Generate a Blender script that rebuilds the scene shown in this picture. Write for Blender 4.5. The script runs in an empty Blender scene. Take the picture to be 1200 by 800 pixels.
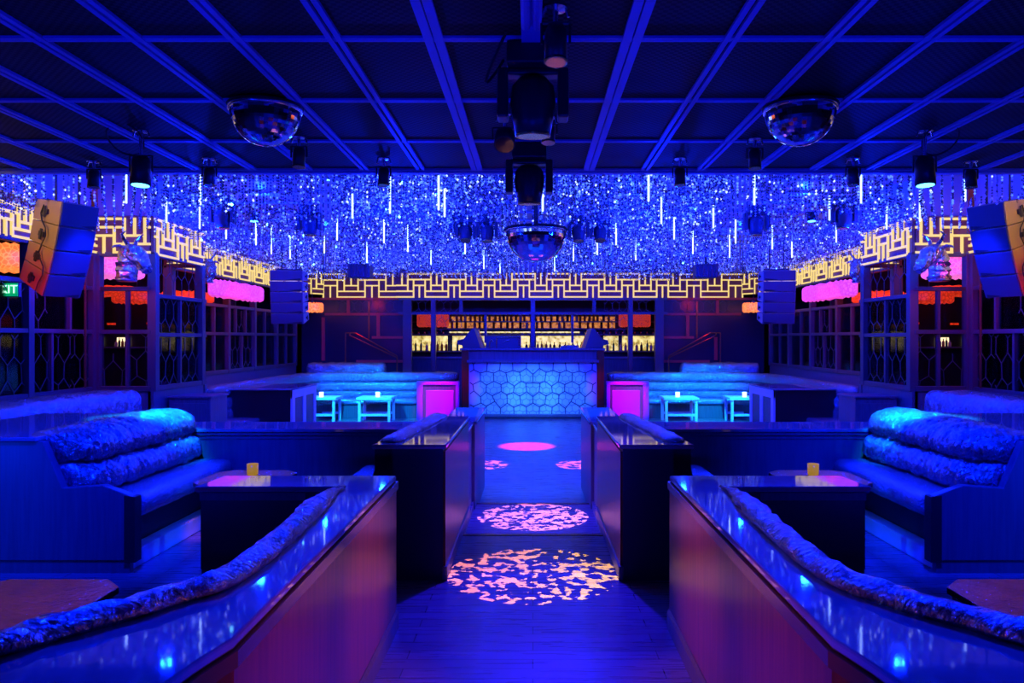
import bpy, bmesh, math, random
import numpy as np
from mathutils import Vector, Matrix, noise
random.seed(7)
C = bpy.context.scene.collection
PI = math.pi
EYE = 1.65
ORG = {}

# ------------------------------------------------------------------ mesh builder
class MB:
    def __init__(self, s=1):
        self.v = []; self.f = []; self.s = s; self.M = None
    def add(self, vs, fs):
        n = len(self.v)
        for p in vs:
            p = Vector(p)
            if self.M is not None: p = self.M @ p
            self.v.append((p.x*self.s, p.y, p.z))
        for f in fs: self.f.append([i+n for i in f])
        return self
    def box(self, x0, x1, y0, y1, z0, z1):
        vs = [(x0,y0,z0),(x1,y0,z0),(x1,y1,z0),(x0,y1,z0),(x0,y0,z1),(x1,y0,z1),(x1,y1,z1),(x0,y1,z1)]
        return self.add(vs, [(0,3,2,1),(4,5,6,7),(0,1,5,4),(1,2,6,5),(2,3,7,6),(3,0,4,7)])
    def prism(self, poly, z0, z1):
        n = len(poly)
        vs = [(x,y,z0) for x,y in poly] + [(x,y,z1) for x,y in poly]
        fs = [list(range(n))[::-1], list(range(n,2*n))] + [(i,(i+1)%n,n+(i+1)%n,n+i) for i in range(n)]
        return self.add(vs, fs)
    def prism_y(self, poly, y0, y1):          # polygon in (x, z)
        n = len(poly)
        vs = [(x,y0,z) for x,z in poly] + [(x,y1,z) for x,z in poly]
        fs = [list(range(n)), list(range(n,2*n))[::-1]] + [(i,n+i,n+(i+1)%n,(i+1)%n) for i in range(n)]
        return self.add(vs, fs)
    def tube(self, p0, p1, r, n=8, r1=None, cap=True):
        p0 = Vector(p0); p1 = Vector(p1); d = p1-p0
        if d.length < 1e-6: return self
        d.normalize()
        a = Vector((0,0,1)) if abs(d.z) < .9 else Vector((1,0,0))
        u = d.cross(a).normalized(); w = d.cross(u)
        r1 = r if r1 is None else r1
        o = PI/4 if n == 4 else 0
        vs = [p0+u*math.cos(2*PI*k/n+o)*r+w*math.sin(2*PI*k/n+o)*r for k in range(n)]
        vs += [p1+u*math.cos(2*PI*k/n+o)*r1+w*math.sin(2*PI*k/n+o)*r1 for k in range(n)]
        fs = [(k,(k+1)%n,n+(k+1)%n,n+k) for k in range(n)]
        if cap: fs += [list(range(n))[::-1], list(range(n,2*n))]
        return self.add(vs, fs)
    def path(self, pts, r, n=8):
        for a, b in zip(pts[:-1], pts[1:]): self.tube(a, b, r, n)
        return self
    def lathe(self, prof, c=(0,0,0), n=24, axis=None):
        # profile of (radius, height) about axis (default z) from c
        R = Matrix.Identity(3)
        if axis is not None: R = Vector((0,0,1)).rotation_difference(Vector(axis)).to_matrix()
        c = Vector(c); vs = []; fs = []; m = len(prof)
        for k in range(n):
            a = 2*PI*k/n
            for r, h in prof: vs.append(c + R @ Vector((r*math.cos(a), r*math.sin(a), h)))
        for k in range(n):
            for j in range(m-1):
                fs.append((k*m+j, ((k+1)%n)*m+j, ((k+1)%n)*m+j+1, k*m+j+1))
        if prof[0][0] > 1e-5: fs.append([k*m for k in range(n)][::-1])
        if prof[-1][0] > 1e-5: fs.append([k*m+m-1 for k in range(n)])
        return self.add(vs, fs)
    def sweep(self, pts, prof, disp=None, cap=True):
        # pts: list of (pos, outward unit vector); prof closed loop of (a, b): a along outward, b up
        n = len(prof); vs = []; fs = []
        L = 0; prev = None
        cx = sum(p[0] for p in prof)/n; cz = sum(p[1] for p in prof)/n
        for i, (p, o) in enumerate(pts):
            p = Vector(p); o = Vector(o)
            if prev is not None: L += (p-prev).length
            prev = p
            for j, (a, b) in enumerate(prof):
                k = disp(L, j/n, i/(len(pts)-1)) if disp else 0
                da, db = a-cx, b-cz; l = math.hypot(da, db) or 1
                vs.append(p + o*(a+da/l*k) + Vector((0,0,b+db/l*k)))
        for i in range(len(pts)-1):
            for j in range(n):
                fs.append((i*n+j, i*n+(j+1)%n, (i+1)*n+(j+1)%n, (i+1)*n+j))
        if cap:
            fs.append(list(range(n))[::-1]); m = (len(pts)-1)*n; fs.append(list(range(m,m+n)))
        return self.add(vs, fs)

def finish(o, smooth=False, bevel=0, seg=2):
    if smooth:
        for p in o.data.polygons: p.use_smooth = True
    if bevel:
        m = o.modifiers.new('bevel', 'BEVEL'); m.width = bevel; m.segments = seg
        m.limit_method = 'ANGLE'; m.angle_limit = math.radians(40)
    return o

def mk(name, mb, mat, parent=None, smooth=False, bevel=0, org=None):
    me = bpy.data.meshes.new(name)
    if parent is not None: off = ORG[parent.name]
    elif org is not None: off = Vector(org)
    else:
        xs = [v[0] for v in mb.v]; ys = [v[1] for v in mb.v]; zs = [v[2] for v in mb.v]
        off = Vector(((min(xs)+max(xs))/2, (min(ys)+max(ys))/2, min(zs)))
    me.from_pydata([(v[0]-off.x, v[1]-off.y, v[2]-off.z) for v in mb.v], [], mb.f)
    b = bmesh.new(); b.from_mesh(me); bmesh.ops.recalc_face_normals(b, faces=b.faces); b.to_mesh(me); b.free()
    me.materials.append(mat)
    o = bpy.data.objects.new(name, me); C.objects.link(o)
    if parent is not None: o.parent = parent
    else: o.location = off
    ORG[o.name] = off
    return finish(o, smooth, bevel)

def tag(o, label, cat, group=None, kind=None):
    o['label'] = label; o['category'] = cat
    if group: o['group'] = group
    if kind: o['kind'] = kind
    return o
def thing(name, label, cat, loc, group=None, kind=None):
    o = bpy.data.objects.new(name, None); C.objects.link(o); o.location = loc; o.empty_display_size = .1
    ORG[o.name] = Vector(loc)
    return tag(o, label, cat, group, kind)
def struct(name, mb, mat, parent=None, bevel=0, label=None):
    o = mk(name, mb, mat, parent, bevel=bevel)
    if parent is None: o['kind'] = 'structure'
    if label: o['label'] = label
    return o
def copy_tree(o, parent=None):
    c = o.copy(); C.objects.link(c); ORG[c.name] = ORG[o.name]
    if parent is not None: c.parent = parent
    for ch in list(o.children):
        if ch.name in ORG: copy_tree(ch, c)
    return c
def dup(o, loc, label, group=None, rz=None):
    c = copy_tree(o); c.location = loc; c['label'] = label
    if rz is not None: c.rotation_euler = (0,0,rz)
    if group: c['group'] = group
    return c

# ------------------------------------------------------------------ materials
def pm(name, col, rough=.5, metal=0, emit=None, es=0, bump=None, vary=None, coat=0, spec=None, trans=0, stretch=None):
    m = bpy.data.materials.new(name); m.use_nodes = True
    nt = m.node_tree; b = nt.nodes['Principled BSDF']
    b.inputs['Base Color'].default_value = (*col, 1)
    b.inputs['Roughness'].default_value = rough; b.inputs['Metallic'].default_value = metal
    if spec is not None: b.inputs['Specular IOR Level'].default_value = spec
    if coat:
        b.inputs['Coat Weight'].default_value = coat; b.inputs['Coat Roughness'].default_value = .08
    if trans: b.inputs['Transmission Weight'].default_value = trans
    if emit:
        b.inputs['Emission Color'].default_value = (*emit, 1); b.inputs['Emission Strength'].default_value = es
    tc = nt.nodes.new('ShaderNodeTexCoord'); mp = nt.nodes.new('ShaderNodeMapping')
    nt.links.new(tc.outputs['Object'], mp.inputs['Vector'])
    if stretch: mp.inputs['Scale'].default_value = stretch
    if vary:      # (scale, other colour)
        n = nt.nodes.new('ShaderNodeTexNoise'); n.inputs['Scale'].default_value = vary[0]; n.inputs['Detail'].default_value = 5
        r = nt.nodes.new('ShaderNodeValToRGB')
        r.color_ramp.elements[0].position = .35; r.color_ramp.elements[1].position = .65
        r.color_ramp.elements[0].color = (*col,1); r.color_ramp.elements[1].color = (*vary[1],1)
        nt.links.new(mp.outputs[0], n.inputs['Vector']); nt.links.new(n.outputs['Fac'], r.inputs['Fac'])
        nt.links.new(r.outputs['Color'], b.inputs['Base Color'])
        if emit and len(vary) > 2:
            nt.links.new(r.outputs['Color'], b.inputs['Emission Color'])
    if bump:      # (scale, strength, distance)
        n = nt.nodes.new('ShaderNodeTexNoise'); n.inputs['Scale'].default_value = bump[0]; n.inputs['Detail'].default_value = 4
        k = nt.nodes.new('ShaderNodeBump'); k.inputs['Strength'].default_value = bump[1]; k.inputs['Distance'].default_value = bump[2]
        nt.links.new(mp.outputs[0], n.inputs['Vector']); nt.links.new(n.outputs['Fac'], k.inputs['Height'])
        nt.links.new(k.outputs['Normal'], b.inputs['Normal'])
    return m

M = {}
M['black'] = pm('black_lacquer', (.012,.012,.016), .35)
M['matte'] = pm('matte_black', (.01,.01,.012), .6)
M['plastic'] = pm('fixture_black', (.022,.022,.026), .4)
M['wood'] = pm('dark_red_wood', (.24,.055,.010), .30, vary=(6,(.15,.032,.007)), stretch=(6,6,.35), coat=.08, spec=.2)
M['panel'] = pm('dark_blue_wood_panel', (.12,.12,.15), .4, vary=(5,(.09,.09,.12)), stretch=(8,8,.5))
M['lip'] = pm('bronze_edge', (.30,.13,.06), .25, .6)
M['marble'] = pm('dark_marble', (.22,.22,.26), .04, vary=(5,(.30,.29,.34)), bump=(30,.005,.01), spec=.9)
M['upho'] = pm('crushed_foil_leather', (.34,.42,.60), .17, .88, bump=(30,1.0,.03), stretch=(1,2.4,.7))
M['upho_seat'] = pm('foil_leather_seat', (.34,.42,.58), .24, .75, bump=(70,1.0,.014))
M['copper'] = pm('hammered_copper_table', (.36,.12,.04), .24, .75, vary=(7,(.22,.06,.03)), bump=(40,.6,.012))
M['metal'] = pm('painted_metal_frame', (.11,.085,.10), .38, .35)
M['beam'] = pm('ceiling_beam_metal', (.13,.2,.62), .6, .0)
M['lattice'] = pm('lattice_metal', (.07,.065,.08), .4, .3)
M['chrome'] = pm('mirror_tile', (.82,.82,.85), .06, 1.0)
M['chrome_rough'] = pm('chrome', (.7,.7,.75), .18, 1.0)
M['facet'] = pm('mirror_facets', (.62,.66,.8), .14, 1.0, bump=(55,.6,.02))
M['plum'] = pm('plum_lacquer', (.50,.05,.50), .35)
M['yellow'] = pm('warm_lit_grille', (.75,.42,.05), .5)  # warm light on the monitor grille painted into its base colour
M['white'] = pm('white_lacquer', (.8,.8,.8), .35)
M['speaker'] = pm('speaker_paint', (.045,.05,.08), .5)
M['speaker_side'] = pm('speaker_side_wood', (.30,.22,.15), .5)
M['line'] = pm('led_line', (.12,.09,.02), .5, emit=(1,.73,.22), es=.95)
M['tube'] = pm('led_tube', (.9,.9,1), .4, emit=(.32,.5,1), es=4.5)
M['glintbead'] = pm('glint_bead', (.8,.85,1), .3, emit=(.06,.15,1), es=2.0)  # crystal glitter of reflected light, put in as emission
M['glintbead_white'] = pm('glint_bead_white', (.8,.85,1), .3, emit=(.5,.62,1), es=2.0)  # white glints on the crystals, also put in as emission
M['glintbead2'] = pm('led_bead_cyan', (.6,.9,1), .3, emit=(.15,.7,1), es=8)
M['backing'] = pm('frieze_backing', (.16,.045,.06), .4)
M['lens'] = pm('lens_cyan', (.2,.8,1), .2, emit=(.1,.65,1), es=5)
M['lens_off'] = pm('lens_glass', (.01,.01,.014), .12, spec=.3)
M['brass'] = pm('brass_ring', (.8,.55,.12), .25, .9)
M['amber'] = pm('amber_glass', (.75,.42,.02), .15, emit=(.9,.45,.02), es=.35)
M['flame'] = pm('candle_flame', (1,.8,.4), .5, emit=(1,.65,.2), es=6)
M['frost'] = pm('frosted_glass', (.62,.68,.75), .35, bump=(6,.1,.02))
M['votive'] = pm('votive_lit_glass', (.9,.9,.95), .3, emit=(.75,.85,1), es=1.6)
M['exit_green'] = pm('exit_green', (0,.3,.1), .5, emit=(0,.42,.14), es=.8)
M['exit_white'] = pm('exit_letter', (.9,1,.9), .5, emit=(.5,1,.65), es=1.6)
M['shelf_glow'] = pm('backlit_shelf_panel', (1,.80,.30), .5, emit=(1,.74,.22), es=1.3, vary=(9,(.30,.22,.03),1))
M['niche_glow'] = pm('lit_niche_panel', (1,.85,.4), .5, emit=(1,.8,.35), es=2.4)
M['shelf_glow_low'] = pm('backlit_amber_panel', (1,.36,.05), .5, emit=(1,.42,.07), es=.75, vary=(12,(.25,.06,.01),1))
M['carpet'] = pm('dark_outer_floor', (.02,.02,.03), .6)
M['black_wall'] = pm('black_wall', (.012,.012,.02), .6)
M['blue_glassy'] = pm('dark_blue_panel', (.012,.018,.05), .25)
M['redframe'] = pm('red_lacquer_frame', (.42,.05,.05), .4)
BOT = [pm('bottle_'+n, c, .12, trans=.0, spec=.8) for n, c in
       (('amber',(.35,.10,.01)),('dark',(.03,.02,.02)),('green',(.02,.16,.05)),('clear',(.6,.5,.3)),('red',(.4,.03,.02)))]

def quilt(name, c1, c2, es):
    m = bpy.data.materials.new(name); m.use_nodes = True; nt = m.node_tree; b = nt.nodes['Principled BSDF']
    tc = nt.nodes.new('ShaderNodeTexCoord'); v = nt.nodes.new('ShaderNodeTexVoronoi'); v.feature = 'DISTANCE_TO_EDGE'
    v.inputs['Scale'].default_value = 17
    r = nt.nodes.new('ShaderNodeValToRGB'); r.color_ramp.elements[0].color = (*c2,1); r.color_ramp.elements[1].color = (*c1,1)
    r.color_ramp.elements[1].position = .14
    nt.links.new(tc.outputs['Object'], v.inputs['Vector']); nt.links.new(v.outputs['Distance'], r.inputs['Fac'])
    nt.links.new(r.outputs['Color'], b.inputs['Emission Color']); nt.links.new(r.outputs['Color'], b.inputs['Base Color'])
    b.inputs['Emission Strength'].default_value = es
    return m
M['pink'] = quilt('pink_lantern', (1,.12,.5), (.8,.25,.85), .95)
M['magenta'] = quilt('magenta_lantern', (1,.10,.62), (.55,.02,.40), .95)
M['orange'] = quilt('orange_lantern', (1,.16,.03), (1,.32,.08), 1.3)
M['red_dim'] = quilt('dim_red_lantern', (.8,.05,.02), (.25,.01,.05), .6)
M['red'] = quilt('red_lantern', (1,.05,.01), (.5,.012,.003), 1.0)

def glass_mat():
    m = bpy.data.materials.new('screen_glass'); m.use_nodes = True; nt = m.node_tree
    out = nt.nodes['Material Output']; nt.nodes.remove(nt.nodes['Principled BSDF'])
    t = nt.nodes.new('ShaderNodeBsdfTransparent'); t.inputs[0].default_value = (.78,.78,.85,1)
    g = nt.nodes.new('ShaderNodeBsdfGlossy'); g.inputs['Roughness'].default_value = .05
    f = nt.nodes.new('ShaderNodeFresnel'); f.inputs[0].default_value = 1.35
    x = nt.nodes.new('ShaderNodeMixShader')
    nt.links.new(f.outputs[0], x.inputs[0]); nt.links.new(t.outputs[0], x.inputs[1]); nt.links.new(g.outputs[0], x.inputs[2])
    nt.links.new(x.outputs[0], out.inputs[0])
    return m
M['glass'] = glass_mat()

def floor_mat():
    m = pm('dark_plank_floor', (.10,.085,.10), .22, coat=.0, spec=.6); nt = m.node_tree; b = nt.nodes['Principled BSDF']
    tc = nt.nodes.new('ShaderNodeTexCoord'); mp = nt.nodes.new('ShaderNodeMapping'); mp.inputs['Scale'].default_value = (1,1,1)
    br = nt.nodes.new('ShaderNodeTexBrick'); br.inputs['Scale'].default_value = 1; br.inputs['Brick Width'].default_value = 1.3
    br.inputs['Row Height'].default_value = .11; br.inputs['Mortar Size'].default_value = .003
    br.inputs['Color1'].default_value = (.24,.20,.24,1); br.inputs['Color2'].default_value = (.17,.14,.17,1); br.inputs['Mortar'].default_value = (.02,.02,.02,1)
    n = nt.nodes.new('ShaderNodeTexNoise'); n.inputs['Scale'].default_value = 14
    mp2 = nt.nodes.new('ShaderNodeMapping'); mp2.inputs['Scale'].default_value = (.25,3,1)
    mr = nt.nodes.new('ShaderNodeMapRange'); mr.inputs[3].default_value = .2; mr.inputs[4].default_value = .38
    nt.links.new(tc.outputs['Object'], mp.inputs[0]); nt.links.new(mp.outputs[0], br.inputs['Vector'])
    nt.links.new(tc.outputs['Object'], mp2.inputs[0]); nt.links.new(mp2.outputs[0], n.inputs['Vector'])
    nt.links.new(n.outputs['Fac'], mr.inputs[0]); nt.links.new(mr.outputs[0], b.inputs['Roughness'])
    nt.links.new(br.outputs['Color'], b.inputs['Base Color'])
    return m
M['floor'] = floor_mat()

def mesh_panel_mat():
    m = pm('perforated_ceiling_panel', (.05,.05,.06), .75, spec=.15); nt = m.node_tree; b = nt.nodes['Principled BSDF']
    tc = nt.nodes.new('ShaderNodeTexCoord'); mp = nt.nodes.new('ShaderNodeMapping'); mp.inputs['Scale'].default_value = (26,26,26)
    v = nt.nodes.new('ShaderNodeTexChecker'); v.inputs['Scale'].default_value = 1.5
    v.inputs['Color1'].default_value = (.045,.045,.05,1); v.inputs['Color2'].default_value = (.006,.006,.008,1)
    n = nt.nodes.new('ShaderNodeTexNoise'); n.inputs['Scale'].default_value = 1.4
    mx = nt.nodes.new('ShaderNodeMixRGB'); mx.blend_type = 'MULTIPLY'; mx.inputs[0].default_value = .8
    rp = nt.nodes.new('ShaderNodeValToRGB'); rp.color_ramp.elements[0].color = (.35,.35,.35,1); rp.color_ramp.elements[0].position = .35; rp.color_ramp.elements[1].position = .62
    nt.links.new(tc.outputs['Object'], mp.inputs[0]); nt.links.new(mp.outputs[0], v.inputs['Vector'])
    nt.links.new(tc.outputs['Object'], n.inputs['Vector']); nt.links.new(n.outputs['Fac'], rp.inputs[0])
    nt.links.new(v.outputs['Color'], mx.inputs[1]); nt.links.new(rp.outputs[0], mx.inputs[2])
    nt.links.new(mx.outputs[0], b.inputs['Base Color'])
    return m
M['mesh'] = mesh_panel_mat()
M['recess'] = pm('recess_ceiling_paint', (.35,.35,.4), .5)
M['crystal'] = pm('crystal_bead', (.85,.87,.95), .2, .2)
M['crystal_dark'] = pm('crystal_bead_clear', (.10,.12,.2), .08, .3, spec=.9)

# ------------------------------------------------------------------ room shell
DF = -.16
f = MB(); f.box(-12.5,12.5,-3,6.34,-.3,0); floor = struct('floor', f, M['floor'])
for s, w in ((-1,'left'),(1,'right')):
    f = MB(s); f.box(.6,12.5,6.34,7.62,-.3,0); f.box(3.0,12.5,7.62,10.5,-.3,0); struct('floor_platform', f, M['floor'])
f = MB(); f.box(-.6,.6,6.34,7.9,-.3,-.08); struct('floor_step', f, M['floor'])
f = MB(); f.box(-.6,.6,6.30,6.345,-.01,.004); struct('trim_1', f, M['lip'])
f = MB(); f.box(-.59,.59,7.86,7.905,-.09,-.076); struct('trim_2', f, M['lip'])
f = MB(); f.box(-3,3,7.9,10.5,-.3,DF); f.box(-12.5,12.5,10.5,24,-.3,DF)
for s in (-1,1): f.box(*sorted((s*.6,s*3)),7.62,7.9,-.3,DF)
struct('floor_dance', f, M['floor'])

CE = 3.25; EDGE = 7.15
f = MB(); f.box(-12.5,12.5,-3,EDGE,CE+.014,CE+.08)
ceil = struct('ceiling', f, M['mesh'])
g = MB()
P = .53
for k in range(1,24):
    for s in (-1,1):
        x = s*k*P; w = .052 if k == 1 else .04; q = .004 if k == 1 else .009
        g.box(x-w,x-q,-3,EDGE,CE-.004,CE+.02); g.box(x+q,x+w,-3,EDGE,CE-.004,CE+.02)
for k in range(-1,7):
    y = 4.02+1.04*(k-2)
    if y > EDGE-.05: continue
    g.box(-12.5,12.5,y-.026,y-.004,CE-.001,CE+.02); g.box(-12.5,12.5,y+.004,y+.026,CE-.001,CE+.02)
g.box(-12.5,12.5,EDGE-.05,EDGE,CE-.002,CE+.02)
struct('ceiling_grid', g, M['beam'])
f = MB(); f.box(-12.5,12.5,EDGE,EDGE+.08,CE-.02,4.0); struct('ceiling_fascia', f, M['beam'])
f = MB(); f.box(-12.5,12.5,EDGE+.08,24,3.9,4.0)
for k in range(14): f.box(-6,6,7.8+k*.9,7.83+k*.9,3.86,3.9)
struct('ceiling_recess', f, M['recess'])
for s, w in ((-1,'left'),(1,'right')):
    f = MB(s); f.box(12.5,12.6,-3,24,-.3,4); struct('wall_'+w, f, M['black_wall'])
    f = MB(s); f.box(6.2,12.5,15.6,15.7,-.16,3.9); struct('wall_lobby_'+w, f, M['black_wall'])
f = MB(); f.box(-12.5,12.5,23.4,23.5,-.3,4); struct('wall_back', f, M['black_wall'])

# ------------------------------------------------------------------ helpers for screens
def seg_map(p0, p1):
    p0 = Vector((p0[0],p0[1],0)); p1 = Vector((p1[0],p1[1],0)); d = (p1-p0); L = d.length; d.normalize()
    n = Vector((d.y,-d.x,0))      # outward, to the room
    return p0, d, n, L
def wbox(mb, fr, u0, u1, w0, w1, z0, z1):
    p0, d, n, L = fr
    old = mb.M
    mb.M = Matrix(((d.x,n.x,0,p0.x),(d.y,n.y,0,p0.y),(0,0,1,0),(0,0,0,1)))
    mb.box(u0,u1,w0,w1,z0,z1); mb.M = old
def clip(a, b, x0, x1, y0, y1):
    t0, t1 = 0., 1.; dx = b[0]-a[0]; dy = b[1]-a[1]
    for p, q in ((-dx,a[0]-x0),(dx,x1-a[0]),(-dy,a[1]-y0),(dy,y1-a[1])):
        if abs(p) < 1e-9:
            if q < 0: return None
        else:
            r = q/p
            if p < 0: t0 = max(t0, r)
            else: t1 = min(t1, r)
    if t0 >= t1: return None
    return (a[0]+t0*dx,a[1]+t0*dy),(a[0]+t1*dx,a[1]+t1*dy)
def hexlat(mb, fr, u0, u1, z0, z1, w, h, r, jit=0, off=(0,0), w0=0, mirror=False):
    # honeycomb of bars in the rectangle; cells w wide, h tall, pointed at top
    p0, d, n, L = fr
    def V(i, j):
        x = i*w/2; y = j*h/4
        if jit:
            q = noise.noise_vector(Vector((abs(x)*7.3+.3 if mirror else x*7.3, y*7.3, 1.7)))
            sx = (1 if x >= 0 else -1) if mirror else 1
            x += q.x*jit*w*sx*(0 if mirror and i == 0 else 1); y += q.y*jit*h
        return (x, y)
    I = int((u1-u0)/w)+4; J = int((z1-z0)/h*1.4)+4
    seen = set()
    cu = (u0+u1)/2+off[0]; cz = (z0+z1)/2+off[1]
    for rr in range(-J, J):
        for c in range(-I, I):
            ci = 2*c + (rr & 1); cj = 3*rr
            ring = [(ci,cj+2),(ci+1,cj+1),(ci+1,cj-1),(ci,cj-2),(ci-1,cj-1),(ci-1,cj+1)]
            for k in range(6):
                e = tuple(sorted((ring[k],ring[(k+1)%6])))
                if e in seen: continue
                seen.add(e)
                a = V(*e[0]); b = V(*e[1])
                q = clip((a[0]+cu,a[1]+cz),(b[0]+cu,b[1]+cz),u0,u1,z0,z1)
                if q:
                    A = p0+d*q[0][0]+n*w0; A.z = q[0][1]; B = p0+d*q[1][0]+n*w0; B.z = q[1][1]
                    mb.tube(A, B, r, 4, cap=False)

def frieze(p0, p1, z0, z1, s, name_label, phase=0, th=.031, st=1.22):
    fr = seg_map(p0, p1); L = fr[3]
    root = thing('light_frieze', name_label, 'frieze', (s*(p0[0]+p1[0])/2, (p0[1]+p1[1])/2, z0), 'gold meander friezes above the screens')
    b = MB(s); wbox(b, fr, 0, L, -.05, 0, z0, z1+.02); mk('backing_panel', b, M['backing'], root)
    c = (z1-z0-th)/4
    m = MB(s)
    def H(a, e, v):
        a = max(a*c*st+phase, 0); e = min(e*c*st+phase, L)
        if e > a: wbox(m, fr, a, min(e+th,L), 0, .03, z0+v*c, z0+v*c+th)
    def Vt(a, v0, v1):
        a = a*c*st+phase
        if -1e-6 <= a <= L-th+1e-6: wbox(m, fr, a, a+th, 0, .029, z0+v0*c, z0+v1*c+th)
    n0 = int(-phase/(6*c*st))-2; n1 = int((L-phase)/(6*c*st))+2
    for k in range(n0, n1):
        o = 6*k
        H(o-2,o+2,0); H(o-2,o+2,1); H(o-1,o+1,2); H(o+2,o+4,2); H(o+1,o+5,3); H(o+1,o+5,4)
        for a in (-1,1): Vt(o+a,1,4)
        Vt(o,2,4); Vt(o+2,0,3); Vt(o+4,0,3); Vt(o+3,0,2)
    mk('led_lines', m, M['line'], root)
    return root

def screen(p0, p1, s, label, zb, zr, zt, posts, lowmul, upmul, latt, pw=.10, thin=()):
    # lattice screen wall: posts (u), rails at heights, mullions below / above the middle rail, lattice panes
    fr = seg_map(p0, p1); L = fr[3]
    root = thing('lattice_screen', label, 'screen', (s*(p0[0]+p1[0])/2,(p0[1]+p1[1])/2,0), 'lattice screens along the side walls')
    kb = MB(s); wbox(kb, fr, 0, L, -.08, 0, DF, zb); mk('lower_panel', kb, M['panel'], root)
    for u in posts:
        b = MB(s); wbox(b, fr, u-pw/2, u+pw/2, -.09, .03, zb, zt); mk('post', b, M['metal'], root, bevel=.006)
    for z, h in ((zb,.07),(zr[0],.055),(zr[1],.055),(zt-.04,.06)):
        b = MB(s); wbox(b, fr, 0, L, -.08, .02, z, z+h); mk('rail', b, M['metal'], root, bevel=.005)
    for u, za, zc in [(u,zb+.07,zr[0]) for u in lowmul]+[(u,zr[0]+.055,zr[1]) for u in upmul]:
        b = MB(s); wbox(b, fr, u-.022, u+.022, -.06, 0, za, zc); mk('mullion', b, M['metal'], root)
    for u, za, zc in thin:
        b = MB(s); wbox(b, fr, u-.012, u+.012, .03, .05, za, zc); mk('slim_bar', b, M['lip'], root)
    for u0, u1, za, zc in latt:
        m = MB(s); hexlat(m, fr, u0, u1, za, zc, .24, .42, .006, .12, (u0*.37, za*.21), -.03)
        mk('lattice', m, M['lattice'], root)
    g = MB(s); wbox(g, fr, 0, L, -.045, -.039, zb+.07, zr[1]); mk('glass_pane', g, M['glass'], root)
    return root

FB, FT = 2.82, 3.31
for s, w in ((-1,'left'),(1,'right')):
    # near wall, facing panel, projecting bay, far wall
    screen((6,10.3),(6,5.5),-s if False else s, f'lattice screen on the {w} wall nearest the camera, behind the hung speakers', .93, (1.72,2.31), 2.82,
           (.05,1.35,2.7,4.0), (.92,1.9,3.3), (.55,2.0,3.3), [(.06,.5,1.0,1.72),(.94,1.3,1.0,1.72),(1.4,1.88,1.78,2.3),(.5,.9,1.0,1.7),(1.4,1.9,1.0,1.7),(.98,1.3,1.78,2.3),(1.92,2.6,1.78,2.3)],
           thin=((.3,1.0,2.8),))
    screen((5.24,10.3),(6,10.3),s, f'narrow lattice panel facing the room at the {w} wall, beside the projecting bay', .93, (1.72,2.31), 2.82,
           (.74,), (.33,), (.33,), [(.05,.33,1.0,1.72),(.35,.7,1.0,1.45)])
    screen((5.2,11.85),(5.2,10.3),s, f'projecting lattice bay with honeycomb panes on the {w} side', .93, (1.68,2.22), 2.82,
           (.04,1.5), (.75,), (.75,), [(.08,1.46,2.28,2.78),(.1,.72,1.75,2.22),(.78,1.45,1.75,2.22),(.1,.72,1.0,1.66),(.78,1.45,1.0,1.66)], pw=.11)
    screen((5.2,11.9),(5.8,11.9),s, f'short return lattice panel behind the projecting bay on the {w} side', .93, (1.68,2.22), 2.82, (.55,), (), (), [])
    screen((5.8,18.4),(5.8,11.95),s, f'far run of lattice screens along the {w} wall by the dance floor', 1.0, (1.72,2.24), 2.82,
           (.05,1.4,2.75,4.1,5.3,6.4), (.7,2.1,3.4,4.7,5.8), (.7,2.1,3.2,3.7,4.7,5.8), [(2.8,3.36,1.07,1.7),(3.45,4.05,1.07,1.7),(4.15,4.55,1.07,1.7),(5.35,5.7,1.07,1.7),(5.8,6.35,1.07,1.7),(3.2,3.6,1.8,2.2)])
    frieze((6,10.3),(6,5.5),FB,3.215,s, f'gold meander light frieze over the near {w} wall beside the hung speakers', .1)
    frieze((5.24,10.3),(6,10.3),FB,FT,s, f'short gold light frieze facing the room beside the {w} bay', .2)
    frieze((5.2,11.85),(5.2,10.3),FB-.02,FT,s, f'pale light frieze on the projecting {w} bay', .28)
    frieze((5.8,18.4),(5.8,11.9),FB,FT-.02,s, f'long gold light frieze over the far {w} wall screens', .1)
    frieze((5.3,19.0),(5.8,18.4),FB-.05,FT-.02,s, f'small angled light frieze in the far {w} corner', .05)
    frieze((3.45,19.12),(5.35,19.12),FB-.12,FT+.0,s, f'gold light frieze over the dark panels {"left" if s<0 else "right"} of the bar', .1)
fz = frieze((-3.45,18.95),(3.45,18.95),2.69,3.31,1,'long central gold light frieze above the bar opening',.13,.036,1.0)

for s, w in ((-1,'left'),(1,'right')):
    b = MB(s)
    for p0,p1 in (((6,10.3),(6,7.24)),((5.24,10.3),(6,10.3)),((5.2,11.9),(5.2,10.3)),((5.2,11.92),(5.8,11.92)),((5.8,18.4),(5.8,11.9)),((5.3,19.0),(5.8,18.4)),((3.45,19.12),(5.35,19.12))):
        f_ = seg_map(p0,p1); wbox(b, f_, 0, f_[3], -.12, -.055, 3.345, 3.9)
    struct('wall_bulkhead_'+w, b, M['recess'])
b = MB(); b.box(-3.5,3.5,19.02,19.08,3.25,3.9); struct('wall_bulkhead_back', b, M['recess'])
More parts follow.
